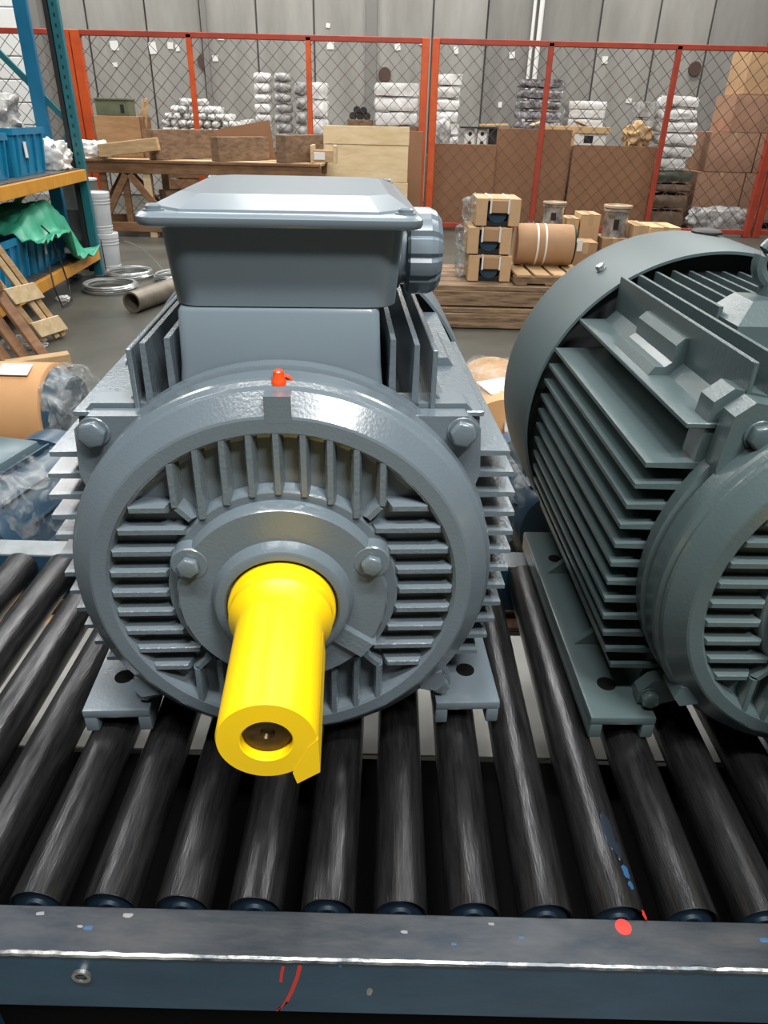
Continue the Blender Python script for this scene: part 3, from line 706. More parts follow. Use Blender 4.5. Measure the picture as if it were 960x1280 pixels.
# open wooden box with an olive box standing in it and scraps beside
wx0, wx1 = ony(119, 160, 11.0).x, ony(180, 160, 11.0).x
t = thing('wooden_box', 'open brown wooden box on the trestle table holding a smaller olive box', 'box', ((wx0+wx1)/2, 11.14, TZ+.002))
W = wx1-wx0; Hh = .50
for s in (-1, 1):
    board('side_panel', t, (s*(W/2-.015), 0, Hh/2), (.03, .42, Hh), M_WOODB); board('side_panel', t, (0, s*.205, Hh/2), (W-.06, .03, Hh), M_WOODC)
board('bottom_panel', t, (0, 0, .015), (W-.07, .37, .03), M_WOOD)
board('handle_slot', t, (.05, -.222, .12), (.34, .006, .09), M_WOODD)
p0 = ony(124, 140, 11.1); p1 = ony(164, 140, 11.1)
t = thing('olive_box', 'small olive green box standing inside the brown wooden box', 'box', ((p0.x+p1.x)/2, 11.14, TZ+.034))
board('box_body', t, (0, 0, .33), (p1.x-p0.x, .30, .65), M_GREENBOX); board('box_lid', t, (0, 0, .668), (p1.x-p0.x+.02, .32, .026), M_GREENBOX); board('box_latch', t, (.14, -.153, .56), (.05, .012, .10), M_DARK)
t = thing('wood_scraps', 'handful of splintered wood scraps standing in the open brown box', 'scraps', (ony(176, 140, 11.1).x-.05, 11.14, TZ+.034))
for i in range(9):
    a = random.uniform(-.5, .5); beam('splinter', t, (random.uniform(-.03, .03), random.uniform(-.1, .1), 0), (.1+.12*a, random.uniform(-.12, .12), random.uniform(.55, .70)), .025, .012, M_WOOD)
# sheet of brown board leaning on the beams
t = nb(); q = [ony(253, 165, 11.3), ony(337, 150, 11.3), ony(345, 197, 11.3), ony(262, 205, 11.3)]; c = sum(q, Vector())/4
prism(t, [(v.x-c.x, v.z-TZ) for v in q[:2]]+[(q[2].x-c.x, .0), (q[3].x-c.x, .0)], -.012, .012)
o = obj('brown_board', t, M_CARD3, None, bevel=.003, seg=1); o.location = (c.x, 11.28, TZ); tag(o, 'slanting brown board behind the timber beams on the trestle table', 'board')
a = ony(388, 197, 10.55); b = ony(420, 197, 10.55)
t = thing('small_crate', 'small wooden crate with a white label at the right end of the table', 'crate', ((a.x+b.x)/2, 10.72, TZ+.002))
W = b.x-a.x
for s in (-1, 1): board('side_panel', t, (s*(W/2-.02), 0, .11), (.04, .34, .22), M_WOODP); board('side_panel', t, (0, s*.16, .09), (W-.08, .03, .14), M_WOOD)
board('label', t, (-.05, -.178, .09), (.15, .006, .09), M_WHITE)

# ------------------------------------------------------------------ goods stacked behind the fence
SY = 13.9
def crate_base(label, x, y, w_, d_, h_):
    t = thing('timber_crate', label, 'crate', (x, y, 0))
    k = max(2, int(h_/.16))
    for i in range(k):
        for s in (-1, 1): board('slat', t, (0, s*(d_/2-.012), h_*(i+.5)/k), (w_-.07, .024, h_/k*.86), M_WOODB)
    for sx_ in (-1, 1):
        for sy in (-1, 1): board('corner_post', t, (sx_*(w_/2-.03), sy*(d_/2-.045), h_/2), (.06, .05, h_), M_WOODD)
    board('lid', t, (0, 0, h_-.012), (w_-.13, d_-.06, .02), M_WOODB)
ordn = ['lowest', 'second from the bottom', 'third from the bottom', 'fourth from the bottom', 'fifth from the bottom', 'sixth from the bottom', 'seventh from the bottom', 'eighth from the bottom']
def ordinal(i, n):
    d = n-1-i
    return ['topmost', 'second from the top', 'third from the top', 'fourth from the top', 'fifth from the top', 'sixth from the top', 'seventh from the top', 'eighth from the top', 'ninth from the top'][d]
def stack(px0, px1, pyt, pyb, n, y, m, what, where, group, dep=.55, seed=0, amp=.02, rnd=.22, base='', jitter=.03, name='wrapped_bundle', mats=None):
    a = ony(px0, pyt, y); b = ony(px1, pyt, y); zb = ony((px0+px1)/2, pyb, y).z; h = (a.z-zb)/n
    x = (a.x+b.x)/2; W = b.x-a.x
    if base: crate_base(base, x, y+.02, W*1.02, dep*1.04, max(zb, .08)); zb = max(zb, .08)
    for i in range(n):
        bundle('%s, %s %s' % (what, ordinal(i, n), where), x+random.uniform(-jitter, jitter), y+random.uniform(-.02, .02), zb+h*i, (W*random.uniform(.94, 1.0), dep, h*.985),
               (mats[i] if mats else m), seed+i*3.7, random.uniform(-.03, .03), group, name, 'bundle', amp, rnd)
NTH = ['first', 'second', 'third', 'fourth', 'fifth', 'sixth', 'seventh', 'eighth', 'ninth']
# heap of small white rolls
p0 = ony(208, 165, SY); p1 = ony(300, 165, SY)
zb = p0.z-.02; crate_base('low timber crate under the heap of white rolls behind the fence', (p0.x+p1.x)/2, SY+.02, p1.x-p0.x, .7, zb)
rows = [9, 9, 8, 6, 3]; dx = (p1.x-p0.x)/9
for r, nn in enumerate(rows):
    for i in range(nn):
        x = p0.x+dx*(i+.5)+(9-nn)*dx*.38+(r % 2)*.03*0
        bm = nb(); bundle_mesh(bm, (dx*.97, .5, .108), .018, r*11+i, rnd=.5)
        o = obj('white_roll', bm, M_WWRAP, None, sharp=60); o.location = (x, SY+random.uniform(-.05, .05), zb+.108*r); o.rotation_euler = (0, 0, random.uniform(-.05, .05))
        tag(o, 'small white roll, %s from left in the %s row of the heap' % (NTH[i], ('lowest', 'second', 'third', 'fourth', 'top')[r]), 'roll', 'white rolls in the heap')
bundle('flat white bundle lying right of the heap of white rolls', (ony(305, 155, SY).x+.05), SY+.1, zb, (.22, .5, .25), M_WWRAP, 77)
crate_base('timber crate under the flat white bundle beside the heap', ony(305, 155, SY).x+.05, SY+.1, .22, .56, zb-.002)
# silver drums in two columns
stack(316, 339, 90, 190, 8, SY, M_WWRAP, 'silver-white drum', 'of the column left of thin post', 'drums in the tall twin stack', .34, 5, .012, .55, 'timber crate under the left column of silver-white drums', .012, 'wrapped_drum')
stack(341, 364, 90, 190, 8, SY+.05, M_GWRAP, 'greyish drum', 'of the column beside silver-white drums', 'drums in the tall twin stack', .34, 25, .012, .55, 'timber crate under the greyish column of wrapped drums', .012, 'wrapped_drum')
stack(368, 386, 102, 190, 5, SY, M_GWRAP, 'grey drum', 'of the column at the thin post', 'drums in the right twin stack', .34, 45, .012, .55, 'timber crate under the grey column at the thin post', .012, 'wrapped_drum')
stack(388, 412, 102, 190, 4, SY+.05, M_WWRAP, 'white bundle', 'of the column left of the plywood', 'drums in the right twin stack', .36, 60, .02, .35, 'timber crate under the white column beside the plywood', .012)
# dark box with black parts
a = ony(438, 150, SY)
t = thing('parts_tray', 'dark tray of black round parts above the plywood board', 'tray', (a.x+.17, SY, 0))
board('tray_box', t, (0, 0, (a.z+.01)/2), (.42, .4, a.z+.01), M_WOODD)
for i, (x, z) in enumerate(((-.12, .05), (0, .05), (.12, .05), (-.05, .14), (.06, .13))):
    bm = nb(); lathe(bm, [(.03, -.1), (.06, -.1), (.06, .1), (.03, .1)], 16, 'y', (x, -.08, a.z+.01+z)); obj('round_part', bm, M_BLK, t)
stack(467, 525, 103, 158, 3, SY, M_WWRAP, 'wide white bundle', 'of the stack above the plywood board', 'wide white bundles by the thick post', .6, 80, .022, .2, 'timber crate under the wide white bundles', .02)
stack(542, 577, 92, 183, 6, SY+.2, M_WWRAP, 'flat white bundle', 'right of the thick orange post', 'white bundles right of the thick post', .55, 95, .022, .22, 'timber crate under the white bundles right of the thick post', .03)
bag('plastic_sack', 'pale plastic sack slumped against the white stack right of the orange post', 'sack', (ony(552, 180, 13.3).x, 13.35, 1.0), (.30, .3, .62), M_GWRAP, 31, .2)
crate_base('timber crate under the slumped plastic sack', ony(552, 180, 13.3).x, 13.35, .5, .4, 1.0)
# metal castings with round holes on a shelf board
for i, px in enumerate((586, 601, 616)):
    c = ony(px, 181, 13.0); t = thing('casting', '%s pale casting with two round holes above the cardboard sheet' % ('left', 'middle', 'right')[i], 'casting', (c.x, 13.0, c.z-.05), 0, 'castings above the cardboard sheet')
    bm = nb(); box(bm, (0, 0, .14), (.15, .2, .28)); obj('casting_body', bm, M_WWRAP if i < 2 else M_DARK, t, bevel=.012)
    for z in (.08, .21):
        bm = nb(); cyl(bm, (0, -.105, z), (0, -.09, z), .03, 12); obj('hole', bm, M_BLK, t)
c = ony(600, 181, 13.0); crate_base('timber crate under the three castings', c.x, 13.0, .62, .42, c.z-.052)
board2 = obj('dark_lid', (lambda bm: (box(bm, (0, 0, .012), (.62, .3, .024)), bm)[1])(nb()), M_DARK, None); board2.location = (c.x-.03, 13.0, c.z+.232); tag(board2, 'dark flat lid lying on the three castings', 'lid')
c2 = ony(612, 162, 13.0)
o = obj('cardboard_scrap', (lambda bm: (box(bm, (0, 0, .02), (.44, .28, .035), rot(0, -.03, 0)), bm)[1])(nb()), M_CARDI, None, bevel=.004, seg=1); o.location = (c.x+.2, 13.0, c.z+.266); tag(o, 'piece of pale cardboard on the dark lid over the castings', 'cardboard')
# dark film-wrapped stack, opened carton, white blocks
stack(647, 706, 98, 163, 5, SY, M_DWRAP, 'dark film-wrapped bundle', 'behind the second thin red post', 'dark bundles behind the red post', .6, 120, .035, .22, 'timber crate under the dark film-wrapped stack', .035)
stack(706, 756, 125, 170, 4, SY+.1, M_WWRAP, 'white block', 'right of the opened carton', 'white blocks beside the opened carton', .5, 140, .014, .15, 'timber crate under the low stack of white blocks', .02, 'white_block')
a = ony(672, 160, 13.1); b = ony(722, 160, 13.1)
carton('opened pale carton with raised flaps behind the tall cardboard sheet', (a.x+b.x)/2, 13.05, 1.12, (b.x-a.x)*.8, .4, .36, M_CARDI, flaps=True)
crate_base('timber crate under the opened pale carton', (a.x+b.x)/2, 13.05, .8, .44, 1.118)
a = ony(719, 180, 12.45); b = ony(754, 180, 12.45)
t = thing('tan_lidded_box', 'low white box with a tan lid and dark window behind the wide sheet', 'box', ((a.x+b.x)/2, 12.45, a.z-.03))
board('box_body', t, (0, 0, .09), (.42, .3, .18), M_WHITE); board('dark_window', t, (-.06, -.152, .10), (.14, .006, .10), M_BLK); board('box_lid', t, (.02, 0, .225), (.48, .34, .09), M_CARDI)
crate_base('timber crate under the low box with the tan lid', (a.x+b.x)/2, 12.45, .5, .36, a.z-.032)
a = ony(792, 182, 12.7)
bag('crumpled_paper', 'crumpled brown packing paper on the wide cardboard sheet', 'paper', (a.x, 12.6, a.z), (.44, .3, .36), M_CARDI, 51, .4, .2)
crate_base('timber crate under the crumpled packing paper', a.x, 12.6, .5, .34, a.z-.002)
# tall stack at the third thin post: grey column in front, white bundles to the right
stack(826, 876, 119, 211, 6, 13.0, M_WWRAP, 'white crinkled bundle', 'right of the last thin post', 'white bundles at the last thin post', .5, 160, .026, .25, '', .03)
stack(795, 819, 126, 211, 4, 13.1, M_GWRAP, 'grey wrapped bundle', 'left of the last thin post', 'grey bundles at the last thin post', .5, 180, .022, .25, 'timber crate under the grey wrapped bundles', .02)
a = ony(836, 236, 12.9); zs = ony(850, 211, 13.0).z
hs = [(.30, M_BRNBAG, 'lowest brown sack under the green sack at the last thin post'), (.24, M_BRNBAG, 'second brown sack from the floor beneath the green sack')]
z = .0
for i, (h, m, l) in enumerate(hs + [(max(zs-.56-.0, .3)*.45, M_BRNBAG, 'uppermost brown sack directly beneath the green sack'), (max(zs-.56, .3)*.55, M_GRNBAG, 'dark green sack under the white crinkled stack')]):
    hh = h if i < 2 else h
    if i == 2: z = .54
    bundle(l, a.x+random.uniform(-.03, .03), 12.95, z, (.66, .5, hh), m, 200+i, 0, 'sacks under the white stack', 'sack', 'sack', .03, .35); z += hh
p = ony(893, 275, 12.6)
bag('plastic_sheet_roll', 'long silver-grey film-wrapped roll lying under the big cartons', 'roll', (p.x+.08, 12.5, .004), (1.2, .4, .46), M_GWRAP, 61, .22)
# big cartons at the right
def pc(label, px0, px1, pyt, pyb, y, dep, m=M_CARD4, **k):
    a = ony(px0, pyb, y); b = ony(px1, pyb, y); zt = ony((px0+px1)/2, pyt, y).z; zb_ = ony((px0+px1)/2, pyb, y).z
    return carton(label, (a.x+b.x)/2, y+dep/2, k.pop('z', zb_), b.x-a.x, dep, zt-zb_-.004, m, **k)
zq = ony(905, 251, 12.9).z
pallet('low dark pallet under the big cartons behind the fence', 6.0, 13.3, 0, 1.95, 1.0, M_WOODD, h=.14)
crate_base('timber crate between the low pallet and the big cartons', 5.75, 13.3, 1.7, .9, .139) if False else None
h1 = .50
xa_ = ony(872, 210, 12.9).x
for i in range(2): carton(('left', 'right')[i]+' carton of the lowest row behind the fence at right', xa_+.42+.8*i, 13.3, .142, .78, .8, .72, M_CARD4, rz=0, group='big cartons at right')
for i in range(2): carton(('left', 'right')[i]+' carton of the middle row behind the fence at right', xa_+.50+.8*i, 13.3, .87, .78, .8, .57, M_CARD4, group='big cartons at right')
carton('long carton lying across the two middle ones behind the fence', xa_+.55+.5, 13.3, 1.448, 1.35, .8, .52, M_CARD4, group='big cartons at right')
carton('upper carton left, brown with an open flap, on the long carton', xa_+.78, 13.3, 1.976, .62, .7, .60, M_CARD2, group='big cartons at right')
carton('upper carton at the right edge of the picture on the long carton', xa_+1.46, 13.2, 1.976, .7, .7, .56, M_CARD4, group='big cartons at right')

# ------------------------------------------------------------------ storage rack at left
rk = thing('storage_rack', 'teal and blue storage rack with yellow beams at the left edge', 'rack', (-3.09, 7.74, 0), R(3.7))
def upright(x, y, m, h=4.2, w_=.085, d_=.07):
    bm = nb(); box(bm, (x, y, h/2), (w_, d_, h)); u = obj('upright', bm, m, rk, bevel=.006, seg=1)
    bm = nb(); box(bm, (x, y, .006), (w_+.05, d_+.06, .012)); obj('foot_plate', bm, M_DECK, u)
    return u
u = upright(0, 0, M_TEAL)
for i in range(26):
    bm = nb(); box(bm, (.0, -.0355, 1.0+.08*i), (.016, .003, .03)); obj('slot', bm, M_BLK, u, smooth=False)
bm = nb(); box(bm, (-.066, .0, 2.1), (.04, .09, 4.1)); obj('rear_channel', bm, M_BLK, u)
upright(-.30, .02, M_RBL, w_=.12); upright(-.95, 0, M_TEAL); upright(0, -2.75, M_TEAL); upright(-.95, -2.75, M_TEAL)
for (a, b) in (((-.02, .05, 1.38), (-.93, .05, 2.35)), ((-.02, .05, 1.38), (-.93, .05, .5)), ((-.93, .05, 2.40), (-.02, .05, 3.2))):
    beam('diagonal_brace', rk, a, b, .03, .055, M_TEAL, .003)
for z in (.27, 1.02):
    for x in (.03, -.92):
        beam('shelf_beam', rk, (x, -.045, z-.045), (x, -2.70, z-.045), .045, .10, M_BEAM, .004)
    for i in range(6):
        board('deck_panel', rk, (-.445, -.25-.44*i, z+.004), (.89, .43, .02), M_DECK, None, .003)
beam('shelf_beam', rk, (-.06, -.03, .975), (-.90, -.03, .975), .04, .09, M_BEAM, .004)
RKM = Matrix.Translation((-3.09, 7.74, 0)) @ Matrix.Rotation(R(3.7), 4, 'Z')
def rkp(x, y, z): return RKM @ Vector((x, y, z))
def crate(label, x, y, z, sx_, sy, h, fill=None):
    t = thing('plastic_crate', label, 'crate', rkp(x, y, z), R(3.7), 'blue crates on the rack')
    bm = nb()
    def L(e, zz): return [(a, b, zz) for a, b in rrect(0, 0, sx_+e, sy+e, .03, 3)]
    loft(bm, [L(-.05, 0), L(0, h-.05), L(0, h), L(-.02, h), L(-.02, h-.05), L(-.07, .01)])
    obj('crate_body', bm, M_CRATE, t)
    bm = nb(); loft(bm, [L(.0, h-.05), L(.03, h-.05), L(.03, h), L(.0, h)], False, False); obj('rim', bm, M_CRATE, t, bevel=.003, seg=1)
    k = max(2, int(sy/.16))
    for i in range(k):
        yy = -sy/2+sy*(i+.5)/k
        bm = nb(); bar(bm, (sx_/2-.022, yy, .02), (sx_/2+.004, yy, h-.05), .03, .02); obj('rib', bm, M_CRATE, t)
    for i in range(3):
        xx = (i-1)*sx_*.3
        bm = nb(); bar(bm, (xx, -sy/2+.02, .02), (xx, -sy/2-.004, h-.05), .03, .02); obj('rib', bm, M_CRATE, t)
    bm = nb(); box(bm, (sx_/2+.006, -sy*.18, h*.55), (.006, .05, .12)); obj('paper_tag', bm, M_WHITE, t)
    bm = nb(); box(bm, (sx_*.3, -sy/2-.006, h*.55), (.05, .006, .12)); obj('paper_tag', bm, M_WHITE, t)
    if fill:
        bm = nb(); lump(bm, (0, 0, h*.8), (sx_*.8, sy*.8, h*.7), .3, 3, len(label), 3); obj('crumpled_film', bm, M_GWRAP, t)
    return t
crate('blue crate on the upper rack shelf nearest the silver bundle', -.36, -.98, 1.036, .56, .72, .36, True)
crate('blue crate on the upper rack shelf at the left edge of the picture', -.36, -1.80, 1.036, .56, .72, .33, True)
crate('blue crate on the lower rack shelf beneath the green tarp', -.33, -1.05, .286, .56, .80, .34)
crate('blue crate on the lower rack shelf behind the leaning pallet frame', -.33, -1.92, .286, .56, .80, .34)
p = rkp(-.16, -.30, 1.036); bag('foil_bundle', 'crumpled silver-white bundle at the end of the upper rack shelf', 'bundle', p, (.34, .36, .30), M_WWRAP, 14, .3)
for i, (y, z, l) in enumerate(((-.95, 1.34, 'grey crumpled film heap on top of the blue crate by the silver bundle'), (-1.75, 1.34, 'grey crumpled film heap on top of the blue crate at the edge'))):
    bag('film_heap', l, 'film', rkp(-.42, y, z), (.55, .66, .42), M_GWRAP, 71+i, .3)
p = rkp(-.62, -.35, 1.036); bag('film_sack', 'white film sack behind the rack posts on the upper shelf', 'sack', p, (.4, .42, .55), M_WWRAP, 19, .3)
# green tarp draped over the lower crates
bm = nb(); nx, ny = 26, 30; g = []
for i in range(nx+1):
    row = []
    for j in range(ny+1):
        x = -.65+.80*i/nx; y = -1.75+1.42*j/ny
        top = .645 + .16*max(0, sin(pi*min(1, max(0, (y+1.75)/1.25))))*(1-.3*abs(x+.3))
        if x > -.04: top = max(.34, top-(x+.04)*2.6)
        if y > -.62: top = max(.32, top-(y+.62)*1.15)
        if x > -.04 and y < -1.0: top = max(top, .58)
        nn = noise.noise(Vector((x*5, y*5, 3)))*.05+(abs(noise.noise(Vector((x*9+y*4, y*9-x*3, 7))))-.2)*.07
        row.append(bm.verts.new((x+nn*.3, y, top+nn)))
    g.append(row)
for i in range(nx):
    for j in range(ny): bm.faces.new((g[i][j], g[i+1][j], g[i+1][j+1], g[i][j+1]))
o = obj('green_tarp', bm, M_TARP, None, sharp=80); o.matrix_world = RKM; md = o.modifiers.new('thick', 'SOLIDIFY'); md.thickness = .006; tag(o, 'green plastic tarp draped over the crates on the lower rack shelf', 'tarp')
bm = nb(); pts = [rkp(.02, -1.35, .67), rkp(.05, -1.28, .60), rkp(.07, -1.22, .40), rkp(.10, -1.20, .15), rkp(.14, -1.30, .03), rkp(.12, -1.5, .02), rkp(.09, -1.52, .2), rkp(.06, -1.45, .38)]
P2 = []
for i in range(len(pts)-1):
    for k in range(5): P2.append(pts[i].lerp(pts[i+1], k/5))
tube(bm, P2+[pts[-1]], .007, 6); tag(obj('black_cable', bm, M_BLK), 'thin black cable looped down from the tarp over the yellow beam', 'cable')

# pails and drum at the end of the rack
def pail(label, x, y, z, s=1.0, strap=False):
    t = thing('pail', label, 'pail', (x, y, z), 0, 'stacked grey pails')
    bm = nb(); lathe(bm, [(.120, 0), (.124, .006), (.137, .30), (.137, .31)], 40, 'z'); obj('pail_body', bm, M_PAIL, t)
    for zz in (.035, .06, .285, .315):
        bm = nb(); lathe(bm, [(.124+zz*.04, zz), (.130+zz*.045, zz+.003), (.130+zz*.045, zz+.010), (.124+zz*.04, zz+.013)], 40, 'z', (0, 0, 0), False, False); obj('rib_ring', bm, M_PAIL, t)
    bm = nb(); lathe(bm, [(.142, .345), (.146, .350), (.146, .392), (.140, .398), (.132, .398), (.130, .392)], 40, 'z'); lathe(bm, [(.139, .31), (.142, .345)], 40, 'z', (0, 0, 0), False, False); obj('pail_lid', bm, M_PAIL, t)
    if strap:
        bm = nb(); bar(bm, (.012, -.131, .01), (.012, -.142, .34), .008, .004); obj('dark_strap', bm, M_BLK, t)
    return t
pail('lower of two stacked pale grey pails at the end of the rack, dark strap', -3.07, 7.99, 0, strap=True)
pail('upper of two stacked pale grey pails at the end of the rack', -3.10, 7.99, .399)
t = thing('metal_drum', 'dull grey metal drum standing behind the rack post and pails', 'drum', (-3.36, 8.25, 0))
bm = nb(); lathe(bm, [(.19, 0), (.195, .01), (.195, .30), (.201, .31), (.195, .32), (.195, .60), (.201, .61), (.195, .62), (.195, .88), (.19, .885)], 40, 'z'); obj('drum_body', bm, M_DRUM, t)
bm = nb(); lathe(bm, [(.200, .885), (.200, .90), (.188, .90)], 40, 'z'); obj('drum_rim', bm, M_PAIL, t)
# coils of wire, pipe and litter on the floor
def coil(label, x, y, r, n, seed, z=.02):
    rnd = random.Random(seed); bm = nb(); pts = []
    for i in range(n*36):
        a = 2*pi*i/36; rr = r+.05*noise.noise(Vector((i*.045, seed, 0)))+rnd.uniform(-.003, .003)
        pts.append((rr*cos(a), rr*sin(a)*1.0, z+.05*(i/(n*36))+.012*noise.noise(Vector((i*.11, 0, seed)))))
    tube(bm, pts, .009, 5); o = obj('wire_coil', bm, mat('shiny_wire', (.50, .52, .52), .3, .65)); o.location = (x, y, 0)
    return tag(o, label, 'coil', 'wire coils on the floor')
coil('nearest shiny wire coil on the floor in front of the pails', -2.72, 7.06, .235, 13, 1)
coil('second shiny wire coil on the floor, behind the nearest one', -2.76, 7.72, .22, 12, 2)
coil('shiny wire coil on the floor beside the motor terminal box', -2.22, 7.62, .22, 12, 3)
bm = nb(); tube(bm, [Vector((-2.9, 8.1, .30)).lerp(Vector((-2.4, 7.75, .06)), k/8)+Vector((0, 0, .06*sin(pi*k/8))) for k in range(9)], .006, 5); tag(obj('loose_wire', bm, M_STEEL), 'single loose wire end arching up from the coils by the pails', 'wire')
bm = nb(); lathe(bm, [(.075, -.42), (.09, -.42), (.09, .42), (.075, .42)], 32, 'y', (0, 0, 0), False, False)
lathe(bm, [(.075, .42), (.075, -.42)], 32, 'y', (0, 0, 0), False, False)
o = obj('steel_pipe', bm, mat('dull_pipe', (.17, .145, .115), .5, .5, (.24, .21, .17), 8)); a = ony(187, 385, 6.3); o.location = (-2.10, 6.58, .092); o.rotation_euler = (0, 0, R(-18)); tag(o, 'short dull steel pipe lying on the floor near the wire coils', 'pipe')
bag('paper_scrap', 'small crumpled white scrap on the floor by the leaning frame', 'scrap', (onz(79, 376, 0).x, onz(79, 376, 0).y, 0), (.13, .09, .05), M_WHITE, 5, .4)
# leaning pallet frame
t = thing('leaning_pallet', 'pale wooden pallet frame leaning on the rack at the left edge', 'pallet', (0, 0, 0))
A0 = onz(74, 425, .0); fb0 = Vector((-2.58, 5.20, .02)); fb1 = Vector((-2.51, 5.38, .02))
dirv = (Vector((-2.84, 4.92, .80))-fb0)
for k, o_ in enumerate((0, .22, .30)):
    b0 = fb0+(fb1-fb0)*([0, .66, 1.0][k]); beam('rail', t, b0, b0+dirv*[.93, 1, 1.04][k], .055, .04, M_WOOD if k != 1 else M_WOODP)
for f_ in (.09, .42):
    b0 = fb0+dirv*f_+Vector((.03, -.02, .03)); sd = (fb1-fb0).normalized(); dd = dirv.normalized(); nn = sd.cross(dd).normalized()
    bm = nb(); box(bm, b0+(fb1-fb0)*.5, (.27, .13, .022), Matrix((sd, dd, nn)).transposed()); obj('cross_slat', bm, M_WOODP, t, bevel=.004, seg=1)
# broken pallet lower left
t = thing('broken_pallet', 'reddish brown broken pallet leaning low at the left edge behind the carton', 'pallet', (0, 0, 0))
for k in range(3):
    b0 = Vector((-2.52+.10*k, 4.55+.06*k, .03)); beam('slat', t, b0, b0+Vector((-.33, .10, .52)), .085, .03, M_WOODB)
beam('bearer', t, (-2.50, 4.46, .05), (-2.16, 4.66, .06), .09, .09, M_WOOD); beam('bearer', t, (-2.85, 4.56, .50), (-2.55, 4.74, .52), .08, .07, M_WOODB)
bag('film_scrap', 'scrap of clear crumpled film on the floor by the leaning frame', 'film', (onz(30, 432, 0).x, onz(30, 432, 0).y, 0), (.34, .3, .06), M_FILM2, 8, .4)

# ------------------------------------------------------------------ pallets and wrapped motors in the middle
def ypal(label, x, y, z, W, D, m, h=.16):
    return pallet(label, x, y, z, W, D, m, h=h, nb_=6)
def stack_pallet(label, x, y, z, W, D, h=.17):
    t = thing('pallet', label, 'pallet', (x, y, z))
    for i in range(4): board('bearer', t, (-W/2+.12+i*(W-.24)/3, 0, h*.36), (.12, D-.06, h*.70), M_WOODD)
    for i in range(5): board('top_board', t, (random.uniform(-.01, .01), -D/2+D*(i+.5)/5, h-.022), (W, D/5*.86, .04), M_WOODD if i else mat('worn_timber', (.105, .062, .035), .8, 0, (.36, .24, .14), 6, .25, 30, stretch=(.5, 5, 5)))
    board('edge_board', t, (0, -D/2+.012, h*.40), (W-.01, .03, h*.70), MATS['worn_timber']); board('edge_board', t, (0, D/2-.012, h*.40), (W-.01, .03, h*.70), M_WOODD)
stack_pallet('lower of two worn timber pallets on the floor between the motors', 1.30, 6.45, 0, 1.9, 1.05)
stack_pallet('upper of two worn timber pallets between the motors', 1.28, 6.47, .172, 1.84, 1.0)
PZ = .343
def carton_motor(label, x, y, z, sx_, h, dep, seed, group=None):
    """small motor in a cardboard saddle with side wings and a folded centre piece"""
    t = thing('packed_motor', label, 'motor', (x, y, z), 0, group)
    bm = nb(); lathe(bm, [(.02, -dep*.42), (h*.36, -dep*.42), (h*.40, -dep*.38), (h*.40, dep*.4), (h*.3, dep*.44)], 28, 'y', (0, 0, h*.46)); obj('motor_body', bm, M_NAVY, t)
    bm = nb(); box(bm, (0, 0, .02), (sx_*.9, dep*.8, .04)); obj('motor_base', bm, M_BLK, t)
    for s in (-1, 1): board('cardboard_wing', t, (s*sx_*.37, -.01, h*.5), (sx_*.25, dep, h*.96), M_CARD2)
    board('cardboard_top', t, (0, 0, h*.93), (sx_*.5, dep*.98, h*.10), M_CARD2); board('cardboard_fold', t, (.02, -dep*.46, h*.70), (sx_*.42, .05, h*.44), M_CARD)
    for s in (-.18, .22):
        bm = nb(); box(bm, (s*sx_, -dep*.49-.028, h*.72), (.014, .006, h*.5)); box(bm, (s*sx_, 0, h*.985), (.014, dep*1.02, .006)); obj('strap', bm, M_WHITE, t, smooth=False)
    bm = nb(); lump(bm, (-sx_*.56, .02, h*.48), (.14, dep*.9, h*.95), .4, 3, seed, 3); obj('film_wrap', bm, M_FILM2, t)
    return t
x0 = ony(612, 300, 6.3).x
for i in range(3):
    carton_motor(('lowest', 'middle', 'topmost')[i]+' of three cardboard-packed motors stacked on the worn pallets', x0+(.0, -.02, .03)[i], 6.35, PZ+.218*i, .36, .215, .40, 3+i, 'packed motors in the stack of three')
pallet('small slatted pallet under the cardboard-wrapped cylinder', 1.33, 6.35, PZ, .62, .62, M_WOOD, rz=R(92), nb_=4, h=.09)
t = thing('wrapped_cylinder', 'cardboard-wrapped cylinder with two white straps on the small slatted pallet', 'motor', (1.32, 6.48, PZ+.092))
bm = nb(); lathe(bm, [(.155, -.24), (.165, -.24), (.168, -.2), (.168, .2), (.165, .24), (.155, .24)], 40, 'x', (0, 0, .168)); obj('cardboard_sleeve', bm, M_CARD, t)
for x in (-.07, .0):
    bm = nb(); lathe(bm, [(.169, x-.008), (.1705, x), (.169, x+.008)], 40, 'x', (0, 0, .168), False, False); obj('strap', bm, M_WHITE, t)
bm = nb(); lathe(bm, [(.02, .243), (.15, .243), (.16, .255), (.02, .26)], 32, 'x', (0, 0, .168)); obj('end_disc', bm, M_DGRN, t)
bm = nb(); box(bm, (0, 0, .005), (.3, .12, .01)); obj('cradle', bm, M_WOODD, t)

# goods further back, on a low pallet
pallet('long low pallet under the cartons behind the second motor', 2.65, 7.75, 0, 2.9, 1.2, M_WOODB, h=.14, nb_=7)
BZ = .142
def gb(label, px0, px1, pyt, y, dep, m=M_CARD, z=BZ, **k):
    dep = dep-.02; a = ony(px0+.6, pyt, y-dep/2); b = ony(px1, pyt, y-dep/2)
    return carton(label, (a.x+b.x)/2, y, z, b.x-a.x, dep, a.z-z, m, **k)
gb('cardboard carton under the left chrome canister', 664, 706, 284, 7.62, .34, M_CARD)
gb('small pale carton right of the left chrome canister', 708, 725, 273, 7.72, .3, M_CARD2)
gb('taped carton in clear film between the two chrome canisters', 727, 752, 268, 7.72, .34, M_CARD2)
gb('opened carton in front of the right chrome canister', 718, 748, 303, 7.30, .3, M_CARD, sticker=(-.06, .36, .05, .1))
gb('carton beneath the right chrome canister', 753, 786, 298, 7.70, .36, M_CARD)
